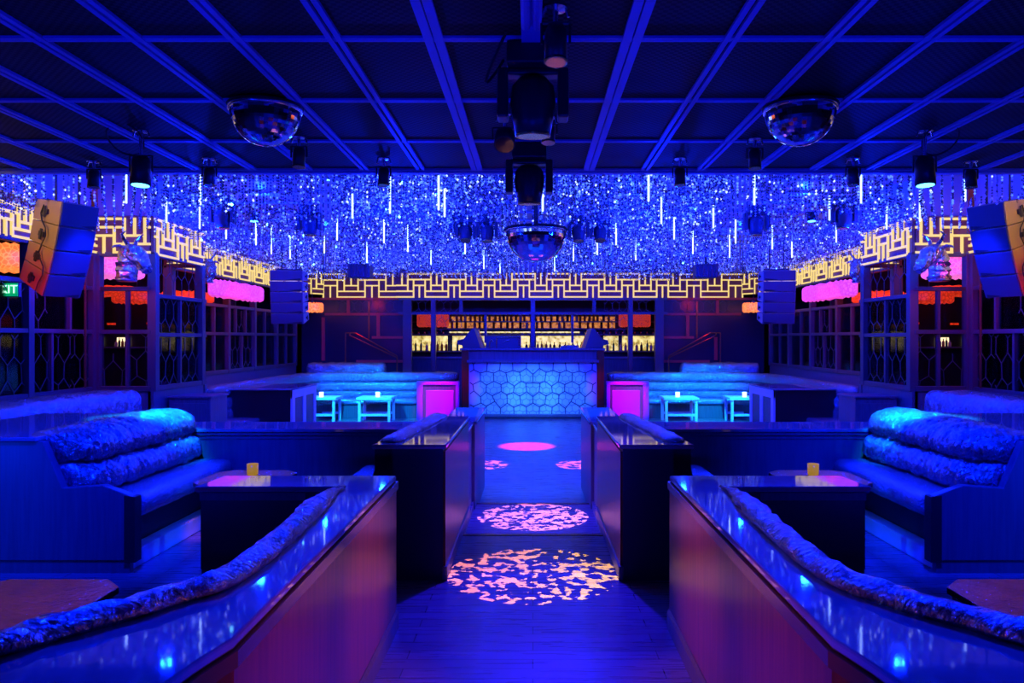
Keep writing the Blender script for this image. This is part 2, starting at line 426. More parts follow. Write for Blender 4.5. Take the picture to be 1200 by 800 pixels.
# ------------------------------------------------------------------ bar at the back
root = thing('bar_screen','blue metal frame of posts and rails around the bar opening','screen',(0,19.2,DF))
for x in (-3.18,-2.52,0,2.47,3.2):
    w = .11 if abs(x) > 3 else .06
    b = MB(); b.box(x-w,x+w,18.97,19.12,DF,2.69); mk('post', b, M['metal'], root, bevel=.01)
for x in (-1.82,1.55):
    b = MB(); b.box(x-.045,x+.045,18.99,19.09,2.33,2.66); mk('mullion', b, M['metal'], root)
for x in (-1.2,1.0):
    b = MB(); b.box(x-.03,x+.03,18.99,19.09,1.55,2.27); mk('mullion', b, M['metal'], root)
for z,h in ((2.27,.06),(2.63,.06)):
    b = MB(); b.box(-3.4,3.4,18.96,19.10,z,z+h); mk('rail', b, M['metal'], root)
fr = seg_map((-3.1,19.03),(3.1,19.03)); b = MB()
for u0,u1 in ((.06,.52),(.66,1.2),(4.9,5.5),(5.66,6.1)): b = MB(); hexlat(b, fr, u0, u1, 2.33, 2.63, .18, .3, .007, .15); mk('lattice', b, M['lattice'], root)
for u0,u1 in ((.66,1.3),(4.9,5.5)): b = MB(); hexlat(b, fr, u0, u1, 1.8, 2.25, .2, .34, .007, .15); mk('lattice', b, M['lattice'], root)

root = thing('bar_counter','long dark bar counter behind the blue frame','counter',(0,20.6,DF))
b = MB(); b.box(-4.4,4.4,20.4,21.0,DF,1.12); mk('body', b, M['panel'], root)
b = MB(); b.box(-4.45,4.45,20.32,21.05,1.12,1.17); mk('countertop', b, M['marble'], root, bevel=.008)

root = thing('back_bar','tall back bar with glowing bottle shelves behind the counter','shelving',(0,22.6,DF))
b = MB(); b.box(-4.6,4.6,22.9,23.1,DF,2.85); mk('carcass', b, M['black'], root)
b = MB()
for x0,x1 in ((-4.3,-2.6),(-2.45,-.1),(.1,2.0),(2.15,2.6),(2.72,4.3)): b.box(x0,x1,22.86,22.9,1.3,1.74)
mk('lit_panel', b, M['shelf_glow'], root)
b = MB(); b.box(-2.6,2.5,22.86,22.9,1.98,2.33); mk('amber_panel', b, M['shelf_glow_low'], root)
for z in (1.27,1.78,1.95,2.17):
    b = MB(); b.box(-4.5,4.5,22.5,22.9,z-.02,z+.015); mk('shelf', b, M['panel'], root)
b = MB(); b.box(-2.5,1.4,22.48,22.5,1.83,1.87); mk('light_strip', b, M['shelf_glow'], root)

def bottle_mesh(mat, k):
    b = MB(); h = (.30,.27,.33,.25,.29)[k]; r = (.038,.042,.034,.045,.036)[k]
    b.lathe([(r*.9,0),(r,.012),(r,h*.58),(r*.75,h*.68),(r*.34,h*.76),(r*.32,h*.97),(r*.4,h*.97),(r*.4,h)], n=10)
    return b
protos = [bottle_mesh(m, k) for k, m in enumerate(BOT)]
bottle_data = {}
def put_bottle(x, y, z, k, label, group):
    if k not in bottle_data:
        o = mk('bottle', protos[k], BOT[k], smooth=True, org=(0,0,0)); bottle_data[k] = o
    else:
        o = bottle_data[k].copy(); C.objects.link(o); ORG[o.name] = Vector((0,0,0))
    o.location = (x,y,z); return tag(o, label, 'bottle', group)
rnd = random.Random(3)
x = -4.2
while x < 4.2:
    put_bottle(x, 22.7+rnd.uniform(-.05,.05), 1.285, rnd.choice((0,0,1,2,3,3,4)), 'small bottle standing on the bright lower shelf of the back bar', 'bottles on the bright lower back bar shelf')
    x += rnd.uniform(.11,.22)
x = -2.5
while x < 2.4:
    put_bottle(x, 22.7, 1.965 if rnd.random()<.0 else 2.185, rnd.choice((0,0,0,3,4,1)), 'amber lit bottle on the topmost back bar shelf', 'bottles on the top back bar shelf')
    x += rnd.uniform(.10,.2)
x = -2.45
while x < 2.4:
    put_bottle(x, 22.72, 1.965, rnd.choice((0,3,1,4)), 'bottle on the middle amber shelf of the back bar', 'bottles on the middle back bar shelf')
    x += rnd.uniform(.14,.3)
gl = MB(); gl.lathe([(.028,0),(.03,.005),(.036,.10),(.034,.10)], n=8)
gp = None
for k in range(44):
    x = -4.0+k*.186
    if -2.6 < x < -2.4: continue
    if gp is None: gp = o = mk('bar_glass', gl, M['chrome_rough'], smooth=True, org=(0,0,0))
    else: o = gp.copy(); C.objects.link(o)
    o.location = (x,22.62,1.795); tag(o,'small glass in the row on the narrow dark back bar shelf','glass','glasses on the narrow back bar shelf')

def drum(x, y, z0, z1, r, mat, label, s=1, ry=None, rx=None):
    root = thing('drum_lantern', label, 'lantern', (s*x,y,z0), 'glowing quilted lanterns')
    rx = rx or r; ry = ry or r
    b = MB(s); n = 40; prof = []
    H = z1-z0; e = min(.05,H*.2)
    loops = [(.86,z0),(.97,z0+e*.4),(1,z0+e),(1,z1-e),(.97,z1-e*.4),(.86,z1)]
    vs = [];fs=[]
    for (q,z) in loops:
        for k in range(n):
            a = 2*PI*k/n
            ca, sa = math.cos(a), math.sin(a)
            p = 2/3.2
            vs.append((x+rx*q*math.copysign(abs(ca)**p,ca), y+ry*q*math.copysign(abs(sa)**p,sa), z+ (.012*math.cos(a*20) if q<.9 else 0)))
    for i in range(len(loops)-1):
        for k in range(n): fs.append((i*n+k,i*n+(k+1)%n,(i+1)*n+(k+1)%n,(i+1)*n+k))
    fs.append(list(range(n))[::-1]); fs.append(list(range((len(loops)-1)*n,len(loops)*n)))
    b.add(vs,fs); mk('shade', b, mat, root, smooth=True)
    c = MB(s); c.tube((x,y,z1-.02),(x,y,3.9),.008,6); c.tube((x,y,z1-.01),(x,y,z1+.05),.05,12); mk('suspension_rod', c, M['plastic'], root)
    return root
drum(-2.9,21.8,2.0,2.38,.45,M['red_dim'],'red drum lantern over the bar at its left end')
drum(2.95,21.8,2.0,2.38,.45,M['red_dim'],'red drum lantern over the bar at its right end')
for s, w in ((-1,'left'),(1,'right')):
    drum(7.02,9.95,2.56,2.88,.45,M['orange'],f'orange quilted drum lantern beyond the near {w} screen, outermost of that side',s)
    drum(6.32,11.2,2.57,2.90,.40,M['pink'],f'pink quilted drum lantern beyond the narrow facing panel on the {w}',s,ry=.5)
    drum(5.42,13.8,2.38,2.66,.2,M['magenta'],f'long magenta tube lantern hanging before the far {w} screens',s,ry=1.12,rx=.17)
    drum(5.35,18.2,2.30,2.52,.25,M['orange'],f'small orange lantern in the far {w} corner beside the bar',s)
    drum(8.3,13.6,2.42,2.60,.45,M['red'],f'long red lantern over the lobby bar beyond the {w} screens',s,rx=1.15,ry=.3)
    drum(6.7,12.7,2.25,2.45,.3,M['red'],f'short red lantern seen through the projecting bay on the {w}',s,rx=.35,ry=.3)
    drum(6.6,14.4,2.36,2.54,.3,M['red'],f'red lantern seen through the upper panes of the far {w} screens',s,rx=.35,ry=.6)
    drum(9.6,10.8,2.36,2.58,.3,M['red'],f'red lantern at the outer end of the {w} lobby',s,rx=.7,ry=.3)

# lobby bar shelf beyond each side screen
for s, w in ((-1,'left'),(1,'right')):
    root = thing('lobby_shelf', f'dark lobby shelf unit with glowing bottle niches beyond the {w} screens','shelving',(s*8.8,15.4,DF))
    b = MB(s); b.box(6.6,11.8,15.3,15.6,DF,2.5); mk('carcass', b, M['black'], root)
    b = MB(s)
    for x0 in (7.55,8.2,8.75,9.3,9.95,10.45): b.box(x0,x0+.26,15.27,15.3,1.5,1.68)
    mk('lit_panel', b, M['niche_glow'], root)
    b = MB(s); b.box(7.3,11.4,15.0,15.3,1.46,1.49); mk('shelf', b, M['panel'], root)
    b = MB(s)
    for x0 in (7.7,8.5,9.0,9.6,10.2,10.7): b.box(x0,x0+.16,15.27,15.3,1.86+.03*((x0*7)%3),1.9+.03*((x0*7)%3))
    mk('pink_niche', b, M['red'], root)
    for x0 in (7.55,8.2,8.75,9.3,9.95,10.45):
        for q in range(4):
            put_bottle(s*(x0+.03+q*.065), 15.18, 1.49, (0,2,3,1,4)[(q+int(x0*3))%5], f'tiny bottle in a glowing niche of the {w} lobby shelf', f'bottles in the {w} lobby shelf niches').scale = (.7,.7,.55)

# dark panels and handrails either side of the bar
for s, w in ((-1,'left'),(1,'right')):
    root = thing('panelled_screen', f'dark blue panelled wall with thin red frames, {w} of the bar','wall panel',(s*4.5,19.3,DF))
    b = MB(s); b.box(3.3,5.9,19.16,19.22,DF,2.7); mk('panel', b, M['blue_glassy'], root)
    for x0,x1,z0,z1 in ((3.3,5.3,2.25,2.31),(3.3,4.1,1.66,1.72),(3.3,4.5,1.05,1.11),(3.35,5.9,2.64,2.7)):
        b = MB(s); b.box(x0,x1,19.11,19.16,z0,z1); mk('rail', b, M['redframe'], root)
    for x0,z0,z1 in ((4.66,2.31,2.66),(3.9,1.72,2.25),(4.62,1.11,1.7) if s>0 else (5.3,1.1,2.2)):
        b = MB(s); b.box(x0,x0+.08,19.11,19.16,z0,z1); mk('post', b, M['redframe'], root)
    b = MB(s); b.box(4.15,4.19,19.10,19.13,1.66,2.6); mk('slim_bar', b, M['lip'], root)
    fr = seg_map((3.4,19.14),(5.8,19.14)); b = MB(s); hexlat(b, fr, .1, 1.6, 2.33, 2.62, .2, .3, .006, .1); mk('lattice', b, M['lattice'], root)
    h = MB(s); h.path([(4.72,18.9,.7),(4.72,18.9,1.80),(4.46,18.9,1.80),(3.42,18.9,1.22)],.018,8); h.path([(4.6,18.85,1.74),(3.42,18.85,1.18)],.014,8)
    h.tube((3.42,18.9,1.22),(3.42,18.9,.3),.018,8)
    h.tube((4.72,18.9,.7),(4.72,18.9,DF),.018,8); h.tube((3.42,18.9,.3),(3.42,18.9,DF),.018,8); h.tube((3.42,18.85,1.18),(3.42,18.9,1.2),.014,8); h.tube((4.6,18.85,1.74),(4.6,18.9,1.8),.014,8)
    tag(mk('handrail', h, M['lip']), f'slim sloping stair handrail before the dark panels {w} of the bar','handrail')

# ------------------------------------------------------------------ upholstery helpers
def rrect(a0, a1, b0, b1, r, n=5):
    out = []
    for cx, cz, st in ((a1-r,b1-r,0),(a0+r,b1-r,PI/2),(a0+r,b0+r,PI),(a1-r,b0+r,3*PI/2)):
        for k in range(n+1):
            t = st+PI/2*k/n; out.append((cx+r*math.cos(t), cz+r*math.sin(t)))
    return densify(out, .035)
def densify(poly, step):
    out = []
    for i, p in enumerate(poly):
        q = poly[(i+1)%len(poly)]; L = math.hypot(q[0]-p[0], q[1]-p[1]); n = max(1,int(L/step))
        for k in range(n): out.append((p[0]+(q[0]-p[0])*k/n, p[1]+(q[1]-p[1])*k/n))
    return out
def line_pts(a, b, out, step=.025):
    a = Vector(a); b = Vector(b); n = max(2,int((b-a).length/step))
    return [(a+(b-a)*k/n, out) for k in range(n+1)]
def curve_pts(P, step=.03, flip=1):
    # Catmull-Rom through 2-D points at height z -> list of (pos, outward normal)
    P = [Vector((p[0],p[1],0)) for p in P]; Q = []
    for i in range(len(P)-1):
        p0 = P[max(i-1,0)]; p1 = P[i]; p2 = P[i+1]; p3 = P[min(i+2,len(P)-1)]
        n = max(2,int((p2-p1).length/step))
        for k in range(n):
            t = k/n
            Q.append(.5*((2*p1)+(p2-p0)*t+(2*p0-5*p1+4*p2-p3)*t*t+(3*p1-p0-3*p2+p3)*t**3))
    Q.append(P[-1]); out = []
    for i, q in enumerate(Q):
        d = (Q[min(i+1,len(Q)-1)]-Q[max(i-1,0)]).normalized()
        out.append((q, Vector((d.y,-d.x,0))*flip))
    return out
def puff(amp, freq, seed, endr=.03, ends=True):
    def d(L, j, t):
        k = amp*(noise.noise(Vector((L*freq, j*9, seed)))+.5*noise.noise(Vector((L*freq*2.3, j*22, seed+4))))
        if ends:
            e = min(t,1-t)*30
            if e < 1: k -= endr*(1-e)**2
        return k
    return d

# ------------------------------------------------------------------ near counters (booth partitions)
TOPN = .87
inner = [(.78,4.29),(.78,1.96),(.815,1.81),(.834,1.70),(.9,1.5),(1.1,1.25),(1.55,1.05),(2.3,.95)]
outer = [(1.03,3.97),(.99,2.9),(1.0,2.43),(1.07,2.27),(1.18,2.11),(1.345,1.90),(1.6,1.68),(2.0,1.52),(2.5,1.45)]
def smooth2(P): return [(p.x,p.y) for p,_ in curve_pts(P,.05)]
for s, w in ((-1,'left'),(1,'right')):
    root = thing('booth_partition', f'marble topped wooden booth partition curving round the near {w} booth','partition',(s*.9,3.2,0))
    inn = [(.78,4.29)]+smooth2(inner[1:]); ou = smooth2(outer)
    top = [(1.76,4.29)]+inn+ou[::-1]+[(1.79,3.97)]
    cor = lambda P, k: P
    b = MB(s); b.prism(top, TOPN-.03, TOPN); mk('countertop', b, M['marble'], root, bevel=.008)
    # bronze lip along the aisle side
    b = MB(s); pts = curve_pts(inner[1:],.05); pts = [(Vector((.78,4.29,0)),Vector((-1,0,0)))]+[(p,o*1) for p,o in pts]
    if pts[3][1].x > 0: pts = [pts[0]]+[(p,-o) for p,o in pts[1:]]
    b.sweep(pts, [(.012,TOPN-.075),(.012,TOPN-.032),(-.05,TOPN-.032),(-.05,TOPN-.075)]); mk('edge_trim', b, M['lip'], root)
    b = MB(s); b.sweep(pts, [(.0,.10),(.0,TOPN-.075),(-.1,TOPN-.075),(-.1,.10)]); mk('aisle_panel', b, M['wood'], root)
    b = MB(s); b.sweep(pts, [(.014,0),(.014,.09),(.004,.11),(-.1,.11),(-.1,0)]); mk('baseboard', b, M['panel'], root)
    # solid body behind
    ib = [(x+.06,y-.01) for x,y in inn if True]; ob = [(x-.01,y) for x,y in ou]
    body = [(1.73,4.27),(.80,4.27)]+[(x+.07,y) for x,y in inn[1:]]+ob[::-1]+[(1.76,3.99)]
    b = MB(s); b.prism(body, 0, TOPN-.03); mk('body', b, M['black'], root)
    b = MB(s); b.box(1.2,1.765,3.975,4.0,TOPN-.075,TOPN-.035); mk('front_trim', b, M['panel'], root)
    # padded roll along the booth side
    pts = curve_pts([(1.0,3.93),(1.03,3.75)]+outer[1:],.02)
    prof = []
    for k in range(16):
        a = 2*PI*k/16; prof.append((.055*math.cos(a)+.02, TOPN+.012+.038*math.sin(a)))
    def dd(L, j, t, q=puff(.014,9,3.1*s,0,False)): return q(L,j,t) - .045*max(0,1-L/.5)**1.5
    b = MB(s); b.sweep(pts, prof, dd); mk('padded_roll', b, M['upho'], root, smooth=True)
    pts2 = curve_pts([(1.03,3.75)]+outer[1:],.05)
    bx = MB(s); sg = 1 if pts2[2][1].x > 0 else -1
    bx.sweep(pts2, [(-.005,.45),(-.005,TOPN-.02),(.07*sg,TOPN-.02),(.09*sg,.45)], None); mk('padded_back', bx, M['upho'], root)

# ------------------------------------------------------------------ aisle partitions
for s, w in ((-1,'left'),(1,'right')):
    root = thing('aisle_partition', f'tall dark partition with marble top flanking the aisle on the {w}, ending before the dance floor steps','partition',(s*.85,6,0))
    b = MB(s); b.prism([(.615,5.13),(1.08,5.13),(.95,6.98),(.615,6.98)],0,.90); mk('body', b, M['black'], root)
    b = MB(s); b.box(.598,.617,5.135,6.98,.10,.88); mk('aisle_panel', b, M['wood'], root)
    b = MB(s); b.box(.585,.62,5.12,6.98,0,.10); mk('baseboard', b, M['panel'], root, bevel=.01)
    b = MB(s); b.prism([(.59,5.11),(1.10,5.11),(.97,7.0),(.59,7.0)],.90,.93); mk('countertop', b, M['marble'], root, bevel=.008)
    pts = [(Vector((1.0,5.22,0)).lerp(Vector((.86,6.97,0)),k/60), Vector((1,.07,0))) for k in range(61)]
    prof = [(.075*math.cos(2*PI*k/16), .935+.035*math.sin(2*PI*k/16)) for k in range(16)]
    b = MB(s); b.sweep(pts, prof, puff(.012,9,5.5*s)); mk('padded_roll', b, M['upho'], root, smooth=True)
    b = MB(s)
    for x0,z1 in ((1.09,.5),): b.prism_y([(1.08,0),(1.08,.85),(1.2,.45),(1.5,.43),(1.5,0)],5.3,6.9)
    mk('bench_end', b, M['black'], root)
    b = MB(s); b.sweep(line_pts((0,5.32,0),(0,6.9,0),Vector((1,0,0))), rrect(1.12,1.55,.40,.50,.045), puff(.008,7,8)); mk('seat_cushion', b, M['upho_seat'], root, smooth=True)
    # lower section past the booth counter
    root = thing('step_partition', f'low glass topped partition beside the steps on the {w} of the aisle','partition',(s*.7,8,DF))
    b = MB(s); b.box(.59,.92,7.63,9.2,DF,.78); mk('body', b, M['panel'], root)
    b = MB(s); b.box(.57,.94,7.63,9.22,.78,.81); mk('countertop', b, M['marble'], root, bevel=.006)
    # counter across the back of the booth
    root = thing('booth_counter', f'long low counter with moulded front across the back of the {w} booth','counter',(s*2,7.3,0))
    b = MB(s); b.box(.62,3.0,7.04,7.6,DF if False else 0,.78); b.box(3.0,3.5,7.04,7.6,0,.78); mk('body', b, M['panel'], root)
    b = MB(s); b.box(.60,3.5,7.0,7.62,.78,.81); mk('countertop', b, M['marble'], root, bevel=.006)
    for k,(y,z) in enumerate(((7.015,.75),(7.03,.715))):
        b = MB(s); b.box(.97,3.5,y,7.05,z,z+.022); mk('moulding', b, M['panel'], root)

# ------------------------------------------------------------------ booth benches
for s, w in ((-1,'left'),(1,'right')):
    root = thing('booth_bench', f'blue lit tufted foil bench with slanted end panel in the {w} booth','bench',(s*3.3,6,0))
    prof = [(2.8,0.09),(2.8,.535),(3.03,.62),(3.31,.60),(3.45,.93),(4.5,.93),(4.5,.09)]
    b = MB(s); b.prism_y(prof,5.28,5.35); mk('end_panel', b, M['panel'], root, bevel=.006)
    b = MB(s); b.prism_y([(2.795,.08),(2.795,.54),(2.87,.55),(2.87,.08)],5.27,5.36); mk('end_stile', b, M['matte'], root)
    b = MB(s); b.box(2.84,4.5,5.29,5.34,0,.085); mk('plinth', b, M['panel'], root)
    b = MB(s); b.box(2.98,4.3,5.34,6.98,0,.36); mk('base', b, M['black'], root)
    b = MB(s); b.box(2.86,2.98,5.35,6.98,.0,.13); mk('foot_ledge', b, M['white'], root, bevel=.01)
    o = Vector((1,0,0)); L = lambda: line_pts((0,5.36,0),(0,6.99,0),o,.009)
    b = MB(s); b.sweep(L(), rrect(2.78,3.4,.37,.545,.07), puff(.008,6,2*s,.05)); mk('seat_cushion', b, M['upho_seat'], root, smooth=True)
    lo = [(3.10,.55),(3.04,.62),(3.07,.72),(3.14,.77),(3.5,.78),(3.5,.5)]
    up = [(3.17,.76),(3.10,.83),(3.12,.92),(3.2,.985),(3.32,1.005),(3.55,.985),(3.62,.94),(3.62,.76)]
    def sm(p):
        q = [(Vector((a,b_)),0) for a,b_ in p]
        return densify(chaikin(chaikin(p)), .013)
    def chaikin(p):
        out = []
        for i in range(len(p)):
            a = p[i]; c = p[(i+1)%len(p)]
            out += [(a[0]*.75+c[0]*.25,a[1]*.75+c[1]*.25),(a[0]*.25+c[0]*.75,a[1]*.25+c[1]*.75)]
        return out
    def folds(L_, j, t, s=s):
        k = .022*noise.noise(Vector((L_*7, j*3+L_*2, 2*s)))-.075*abs(noise.noise(Vector((L_*15+j*2.5,j*3,9))))-.030*abs(noise.noise(Vector((L_*38-j*5,j*9,3))))+.026
        e = min(t,1-t)*22
        if e < 1: k -= .06*(1-e)**2
        return k
    b = MB(s); b.sweep(L(), sm(lo), folds); mk('lower_back_cushion', b, M['upho'], root, smooth=True)
    b = MB(s); b.sweep(L(), sm(up), folds); mk('upper_back_cushion', b, M['upho'], root, smooth=True)
    b = MB(s); b.box(3.48,4.55,5.26,6.99,.93,.96); mk('divider_top', b, M['marble'], root, bevel=.006)
    b = MB(s); b.box(3.5,4.4,5.35,6.98,.3,.93); mk('divider', b, M['panel'], root)
    # wall sofa behind
    root = thing('wall_sofa', f'long foil upholstered sofa along the {w} lattice wall','sofa',(s*5.6,8,0))
    b = MB(s); b.box(5.35,5.9,5.6,10.1,0,.5); mk('base', b, M['panel'], root)
    b = MB(s); b.sweep(line_pts((0,5.55,0),(0,10.12,0),o,.018), rrect(5.22,5.86,.5,.965,.14), lambda a,j,t_: folds(a,j,.5)-.12*max(0,1-min(t_,1-t_)*30)**2); mk('backrest', b, M['upho'], root, smooth=True)
    b = MB(s); b.sweep(line_pts((0,5.6,0),(0,10.1,0),o,.05), rrect(4.75,5.4,.3,.46,.06), puff(.01,5,1,.04)); mk('seat_cushion', b, M['upho_seat'], root, smooth=True)
    b = MB(s); b.box(4.82,5.36,5.62,10.08,0,.32); mk('seat_base', b, M['panel'], root)

# ------------------------------------------------------------------ octagonal tables and candles
def octa(cx, cy, h, c): return [(cx-h+c,cy-h),(cx+h-c,cy-h),(cx+h,cy-h+c),(cx+h,cy+h-c),(cx+h-c,cy+h),(cx-h+c,cy+h),(cx-h,cy+h-c),(cx-h,cy-h+c)]
def octtable(cx, cy, s, label):
    root = thing('octagonal_table', label, 'table', (s*cx,cy,0))
    b = MB(s); b.prism(octa(cx,cy,.31,.10),.585,.615); mk('tabletop', b, M['copper'], root, bevel=.004)
    b = MB(s); b.prism(octa(cx,cy,.295,.1),.54,.585); mk('apron', b, M['black'], root)
    for i in (-1,1):
        for j in (-1,1):
            b = MB(s); b.box(cx+i*.22-.02,cx+i*.22+.02,cy+j*.22-.02,cy+j*.22+.02,0,.545); mk('leg', b, M['black'], root)
for s, w in ((-1,'left'),(1,'right')):
    octtable(2.04,2.93,s,f'copper topped octagonal table in the near {w} booth, behind the curved counter')
    octtable(2.14,5.62,s,f'octagonal table holding an amber candle in front of the {w} foil bench')
    root = thing('candle_votive', f'amber glass candle votive on the octagonal table before the {w} bench','candle',(s*2.135,5.72,.615),'amber candle votives')
    b = MB(s); b.lathe([(.036,.615),(.04,.62),(.042,.70),(.038,.70),(.036,.63),(.0,.63)],(2.135,5.72,0),20); mk('glass', b, M['amber'], root, smooth=True)
    b = MB(s); b.lathe([(.0,.632),(.03,.632),(.03,.65),(0,.65)],(2.135,5.72,0),16); mk('wax', b, M['white'], root)
    b = MB(s); b.lathe([(0,.65),(.006,.658),(.004,.668),(0,.68)],(2.135,5.72,0),10); mk('flame', b, M['flame'], root)

# ------------------------------------------------------------------ dance floor furniture
for s, w in ((-1,'left'),(1,'right')):
    root = thing('service_cabinet', f'small dark cabinet beside the projecting bay on the {w}','cabinet',(s*4.85,10.9,DF))
    b = MB(s); b.box(4.56,5.15,10.62,11.2,DF,.81); mk('body', b, M['panel'], root, bevel=.005)
    b = MB(s); b.box(4.54,5.16,10.6,11.22,.81,.84); mk('top', b, M['panel'], root, bevel=.005)
    b = MB(s); b.box(4.62,5.09,10.605,10.62,-.05,.74); mk('front_panel', b, M['panel'], root, bevel=.004)
    root = thing('banquette_console', f'large dark console with two recessed side panels at the {w} end of the dance floor','cabinet',(s*4.9,13.7,DF))
    b = MB(s); b.box(4.19,5.6,13.02,14.4,DF,.76); mk('body', b, M['black'], root)
    b = MB(s); b.box(4.15,5.62,12.98,14.45,.76,.79); mk('countertop', b, M['marble'], root, bevel=.006)
    b = MB(s)
    for y0,y1 in ((13.0,13.14),(13.62,13.78),(14.28,14.42)): b.box(4.16,4.20,y0,y1,DF,.76)
    b.box(4.161,4.2,13.0,14.42,.62,.759); mk('side_frame', b, M['white'], root, bevel=.004)
    for y0,y1 in ((13.14,13.62),(13.78,14.28)):
        b = MB(s); b.box(4.175,4.195,y0,y1,DF,.62); mk('side_panel', b, M['panel'], root)
    # banquette: straight run then curve along the side wall
    root = thing('banquette', f'long cyan lit channel tufted banquette on the {w} of the dance floor','sofa',(s*3.6,17.4,DF))
    path = [(1.75,17.6),(2.4,17.58),(3.4,17.55),(4.5,17.5),(5.0,17.2),(5.25,16.6),(5.3,15.6),(5.3,14.6),(5.3,12.4)]
    pts = curve_pts(path,.06)
    if pts[1][1].y > 0: pts = [(p,-o) for p,o in pts]
    def chan(z0,z1,a0,a1,r=.06): return rrect(a0,a1,z0,z1,min(r,(z1-z0)/2*.9))
    b = MB(s); b.sweep(pts, chan(.64,.87,-.22,.06,.09), puff(.016,5,3*s,.05)); mk('back_cushion', b, M['upho'], root, smooth=True)
    b = MB(s); b.sweep(pts, chan(.44,.65,-.2,.09,.07), puff(.014,5,7*s,.05)); mk('back_cushion', b, M['upho'], root, smooth=True)
    b = MB(s); b.sweep(pts, chan(.26,.45,-.2,.10,.06), puff(.012,5,9*s,.05)); mk('back_cushion', b, M['upho'], root, smooth=True)
    b = MB(s); b.sweep(pts, chan(.16,.29,-.1,.56,.05), puff(.008,5,11*s,.03)); mk('seat_cushion', b, M['upho_seat'], root, smooth=True)
    b = MB(s); b.sweep(pts, [(-.2,DF),(-.2,.8),(-.08,.8),(-.08,.17),(.5,.17),(.5,DF)]); mk('base', b, M['panel'], root)
    root = thing('raised_sofa', f'dark foil sofa on the riser behind the {w} banquette','sofa',(s*4.5,18.4,DF))
    b = MB(s); b.sweep(line_pts((3.6,18.4,0),(5.5,18.4,0),Vector((0,-1,0)),.05), rrect(-.15,.25,.5,1.07,.12), puff(.03,5,4*s,.1)); mk('backrest', b, M['upho'], root, smooth=True)
    b = MB(s); b.box(3.55,5.55,18.2,18.65,DF,.6); mk('base', b, M['panel'], root)
    # low tables
    for k,(x0,nm) in enumerate(((3.08 if s<0 else 2.86,'inner'),(4.28,'outer'))):
        root = thing('low_table', f'white low table glowing cyan before the {w} banquette, '+('clear of the console' if k==0 else 'half hidden behind the console'),'table',(s*(x0+.36),16.5,DF),'white low tables on the dance floor')
        x1 = x0+.70; y0,y1 = 16.22,16.78
        b = MB(s); b.box(x0-.03,x1+.03,y0-.03,y1+.03,.33,.385); mk('tabletop', b, M['white'], root, bevel=.005)
        for i in (x0,x1-.055):
            for j in (y0,y1-.055):
                b = MB(s); b.box(i,i+.055,j,j+.055,DF,.33); mk('leg', b, M['white'], root)
        for j in (y0+.005,y1-.05):
            b = MB(s); b.box(x0+.05,x1-.05,j,j+.045,-.02,.03); mk('stretcher', b, M['white'], root)
        vx = (3.39 if s<0 else 3.16) if k==0 else 4.62
        root = thing('table_votive', f'small white lit votive on the {w} low table '+('clear of the console' if k==0 else 'beside the console'),'candle',(s*vx,16.4,.385),'white votives on low tables')
        b = MB(s); b.lathe([(.04,.385),(.045,.39),(.048,.49),(.042,.49),(.04,.4),(0,.4)],(vx,16.4,0),16); mk('glass', b, M['votive'], root, smooth=True)
        b = MB(s); b.lathe([(0,.4),(.036,.4),(.036,.44),(0,.44)],(vx,16.4,0),12); mk('wax', b, M['white'], root)
    # pink side consoles beside the DJ booth
    root = thing('side_console', f'magenta lit side console with recessed square front on the {w} of the DJ booth','console',(s*2.1,17,DF))
    b = MB(s); b.box(1.66,2.56,16.85,16.96,DF,.66); mk('body', b, M['panel'], root)
    b = MB(s); b.box(1.65,2.60,16.80,16.97,.62,.695); b.box(2.47,2.6,16.8,16.86,DF,.62); b.box(1.65,1.73,16.8,16.86,DF,.62); mk('frame', b, M['plum'], root, bevel=.005)
    b = MB(s); b.box(1.78,2.40,16.82,16.86,DF+.02,.50); mk('front_panel', b, M['plum'], root, bevel=.01)

# ------------------------------------------------------------------ DJ booth
root = thing('dj_booth','wide DJ booth with a honeycomb lit front panel at the end of the aisle','DJ booth',(-.02,17.4,DF))
b = MB(); b.box(-1.5,1.5,17.2,17.9,DF,1.14); mk('body', b, M['panel'], root)
for x in (-1.62,1.46):
    b = MB(); b.box(x,x+.16,17.08,17.9,DF,1.40); mk('side_post', b, M['wood'], root, bevel=.008)
b = MB(); b.box(-1.66,1.64,17.04,17.95,1.39,1.44); mk('top_slab', b, M['panel'], root, bevel=.008)
b = MB(); b.box(-1.46,1.46,17.16,17.2,1.17,1.39); mk('upper_band', b, M['panel'], root)
b = MB(); b.box(-1.5,1.5,17.06,17.2,1.11,1.17); mk('cross_rail', b, M['panel'], root, bevel=.008)
b = MB(); b.box(-1.46,1.46,17.17,17.2,-.06,1.11); mk('backlit_panel', b, M['frost'], root)
fr = seg_map((-1.46,17.165),(1.46,17.165)); b = MB()
hexlat(b, fr, .02, 2.90, -.06, 1.11,   .30, .34, .017, .22, mirror=True)
hexlat(b, fr, .25, 2.67, -.06, .95, .15, .18, .006, .2, (.0,.03), .004, mirror=True)
mk('honeycomb_lattice', b, M['panel'], root)
b = MB(); b.box(-1.5,1.5,17.0,17.2,-.12,-.06); b.box(-1.5,1.5,17.06,17.2,DF,-.12); mk('base_step', b, M['panel'], root, bevel=.006)

